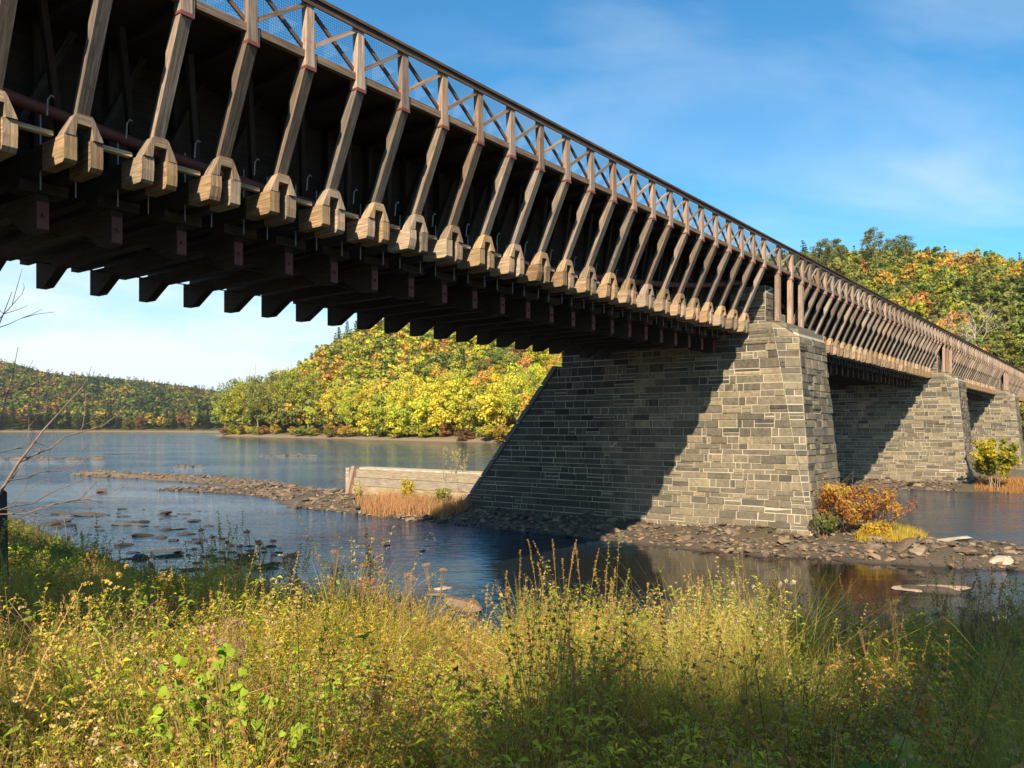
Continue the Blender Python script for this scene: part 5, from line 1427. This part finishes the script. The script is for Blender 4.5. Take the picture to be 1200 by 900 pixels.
def stump():
    X, Y = world_px(0, 13.5); z = gh1(X, Y); zt = EYE - (576 - 501.5) / PX * Y - z
    rg = rgv; V, Q = tube([(0, 0, -.3), (.02, 0, zt * .5), (.0, .02, zt)], [.13, .11, .09], 9); V = V + rg.normal(0, .018, V.shape); nb = NB(); nb.add(V, Q, None, (.05, .04, .035))
    k = len(V); nb.add(np.concatenate([V[-9:], V[-9:].mean(0, keepdims=True) + [[0, 0, .02]]]), None, [(i, (i + 1) % 9, 9) for i in range(9)], (.08, .06, .05))
    o = bpy.data.objects.new("tree_stump", nb.mesh("tree_stump", [M['bark']])); o.location = (X, Y, z); put(o, label="dark broken stump at the left edge of the bank below the bare shrub", cat="stump")
stump()

# ---- shrubs by the piers
def leafy_bush(nm, s, r, h, rad, cols, lb, leaf=.06, n=2600, kind="shrub", stemcol=(.28, .16, .12), lobes=12):
    X, Y = w_of(s, r); z = gh1(X, Y) - .05; e = empty(nm, (X, Y, z), 0, label=lb, cat=kind); rg = rgv
    st = NB(); pts = []
    for k in range(lobes):
        a = rg.uniform(0, 6.28); el = rg.uniform(.5 if kind == 'tree' else .15, 1.45); branches(rg, (rg.normal(0, rad * .12), rg.normal(0, rad * .12), 0), (math.cos(a) * math.cos(el) * rad / h * 1.2, math.sin(a) * math.cos(el) * rad / h * 1.2, math.sin(el)), h * rg.uniform(.5, .8), .02, 2, st, stemcol, .6, 3, 4, pts)
    pts = np.array(pts); pts = pts[(pts[:, 2] < h * 1.02) & (np.hypot(pts[:, 0], pts[:, 1]) < rad * 1.15)]
    i = rg.integers(len(pts), size=n); F = pts[i] + rg.normal(0, .10 * rad / 1.5, (n, 3)); V, Q = leaf_quads(F, rdir(rg, n), leaf, rg, .6)
    tone = (fbm(F[:, 0] * 1.1 + 5, F[:, 2] * 1.5, 2) * 2.2 + .5 + .25 * F[:, 0] / rad); ci = np.clip((tone * len(cols)).astype(int), 0, len(cols) - 1)
    c = np.array(cols)[ci] * rg.uniform(.7, 1.3, (n, 1)); lf = NB(); lf.add(V, Q, None, np.repeat(c, 4, axis=0))
    put(bpy.data.objects.new("branches", st.mesh("branches", [M['bark']], True)), parent=e); put(bpy.data.objects.new("leaves", lf.mesh("leaves", [M['herb']])), parent=e)
leafy_bush("orange_bush", 38.6, 10.4, 2.1, 1.15, [(.30, .17, .05), (.44, .22, .05), (.42, .17, .06), (.50, .32, .07)], "bushy orange and rust shrub at the foot of the nearest pier's corner", n=4800)
leafy_bush("russet_bush", 40.3, 9.3, 1.9, 1.3, [(.36, .20, .14), (.40, .14, .08), (.50, .28, .06)], "thinner russet shrub with twiggy top right of the orange bush", n=2000)
leafy_bush("yellow_bush", 38.2, 8.9, .75, .9, [(.60, .42, .04), (.50, .34, .05)], "low golden-yellow bush in front of the orange one", n=1500)
leafy_bush("green_bush", 37.2, 10.9, 1.1, .55, [(.10, .14, .04), (.20, .22, .06)], "small green bush tucked against the pier left of the orange bush", n=900)
leafy_bush("yellow_sapling", 78.6, 9.2, 4.2, 1.6, [(.44, .38, .035), (.60, .46, .04), (.30, .30, .04)], "young yellow tree growing at the base of the second pier", .13, 5200, "tree", (.45, .36, .28), 7)
leafy_bush("ivy_patch", 39.4, 11.75, 2.6, .25, [(.40, .16, .06), (.30, .20, .06)], "sparse rusty creeper climbing the corner of the nearest pier", .05, 300, "plant", (.2, .12, .1), 5)
leafy_bush("yellow_weed", 36.9, 36.5, 1.75, .40, [(.40, .42, .05), (.62, .50, .03)], "upright yellow-green weed in front of the log crib's middle", .075, 500, "plant")
leafy_bush("green_weed", 36.6, 33.2, 1.3, .5, [(.24, .28, .06), (.30, .32, .08)], "grey-green weed in front of the log crib near the pier", .07, 700, "plant")
leafy_bush("pale_weed", 39.6, 34.9, 3.35, .75, [(.50, .44, .20), (.46, .42, .14)], "pale wispy weed growing on top of the log crib", .05, 420, "plant", (.4, .34, .2), 7)
leafy_bush("small_weed", 37.2, 41.6, 1.25, .3, [(.50, .46, .08)], "little yellow weed against the far end of the log crib", .06, 220, "plant")
leafy_bush("edge_bush", 40.5, 45.5, 1.6, .6, [(.45, .42, .10)], "yellowish bush at the outer end of the log crib", .08, 500, "shrub")
# orange grass in front of the crib, and along the rocky spit
pg = NB(); n = 8500
s_ = rgv.uniform(33.3, 37.6, n); r_ = rgv.uniform(30.5, 41.0, n); keep = (((s_ - 36.3) / 2.2) ** 2 + ((r_ - 35.6) / 5.0) ** 2 + .5 * fbm(s_, r_, 2)) < .75
s_, r_ = s_[keep], r_[keep]; X, Y = w_of(s_, r_); g = ground_h(X, Y); n = len(X)
C = np.array([(.60, .33, .17), (.58, .40, .20), (.50, .26, .14)])[rgv.integers(3, size=n)] * rgv.uniform(.7, 1.25, (n, 1))
V, Q, T, Cc = blades(X, Y, g, rgv.uniform(.5, 1.15, n), np.full(n, .014), rgv.uniform(.1, .5, n), C, rgv); pg.add(V, Q, T, Cc)
n = 2600; X, Y = w_of(rgv.uniform(37.2, 42.5, n), rgv.uniform(7.6, 9.6, n)); g = ground_h(X, Y)
V, Q, T, Cc = blades(X, Y, g, rgv.uniform(.15, .5, n), np.full(n, .012), rgv.uniform(.1, .5, n), np.array((.55, .42, .06)) * rgv.uniform(.7, 1.25, (n, 1)), rgv); pg.add(V, Q, T, Cc)
n = 3000; X, Y = w_of(rgv.uniform(78, 84, n), rgv.uniform(6.5, 10.6, n)); g = ground_h(X, Y)
V, Q, T, Cc = blades(X, Y, g, rgv.uniform(.2, .6, n), np.full(n, .02), rgv.uniform(.1, .5, n), np.array((.50, .26, .09)) * rgv.uniform(.7, 1.25, (n, 1)), rgv); pg.add(V, Q, T, Cc)
put(bpy.data.objects.new("bar_grass", pg.mesh("bar_grass", [M['herb']])), kind="stuff", label="orange and yellow grass growing on the gravel bars by the crib and piers")

# trees standing behind the camera: they throw the dappled shade on the right of the bank
for (X, Y, s, cn) in ((2.3, -7.5, .9, 'olive green'), (3.6, -9.5, 1.0, 'green'), (7.0, -9.0, 1.0, 'green'), (-10.4, -5.5, .98, 'green'), (-12.0, -8.6, 1.1, 'olive green'), (-9.6, -2.6, .8, 'green'), (5.2, -4.8, .85, 'green'), (3.9, -3.2, .55, 'green'), (-6.1, -6.3, .42, 'green'), (-3.9, -6.9, .40, 'green'), (-1.6, -5.9, .44, 'olive green'), (.5, -6.2, .46, 'olive green'), (-.5, -7.2, .50, 'green')):
    place_tree('broad', cn, X, Y, (s * .66, s), R.uniform(0, 6), "broadleaf tree on the near bank behind the viewer", "near bank trees", "broadleaf_tree")
for (X, Y, s) in ((-8.0, -2.2, 1.3),):
    place_tree('shrub', 'olive green', X, Y, (s * .8, s), R.uniform(0, 6), "open leafy shrub on the near bank behind the viewer", "near bank shrubs", "shrub", cat="shrub")


# the air of the valley: one even, very thin haze
def haze():
    m, nt, out = new_mat("valley_air"); v = N(nt, "ShaderNodeVolumePrincipled")
    v.inputs["Color"].default_value = (.80, .88, 1.0, 1); v.inputs["Density"].default_value = .00005; v.inputs["Anisotropy"].default_value = .2
    L(nt, v.outputs[0], out.inputs["Volume"])
    x0, x1, y0, y1, z0, z1 = -7000, 7000, -7000, 7000, -9, 260
    V = [(x, y, z) for x in (x0, x1) for y in (y0, y1) for z in (z0, z1)]
    Q = [(0, 1, 3, 2), (4, 6, 7, 5), (0, 4, 5, 1), (2, 3, 7, 6), (0, 2, 6, 4), (1, 5, 7, 3)]
    put(bpy.data.objects.new("haze", np_mesh("haze", V, Q, None, [m])), kind="stuff", label="thin blue haze filling the valley")
haze()
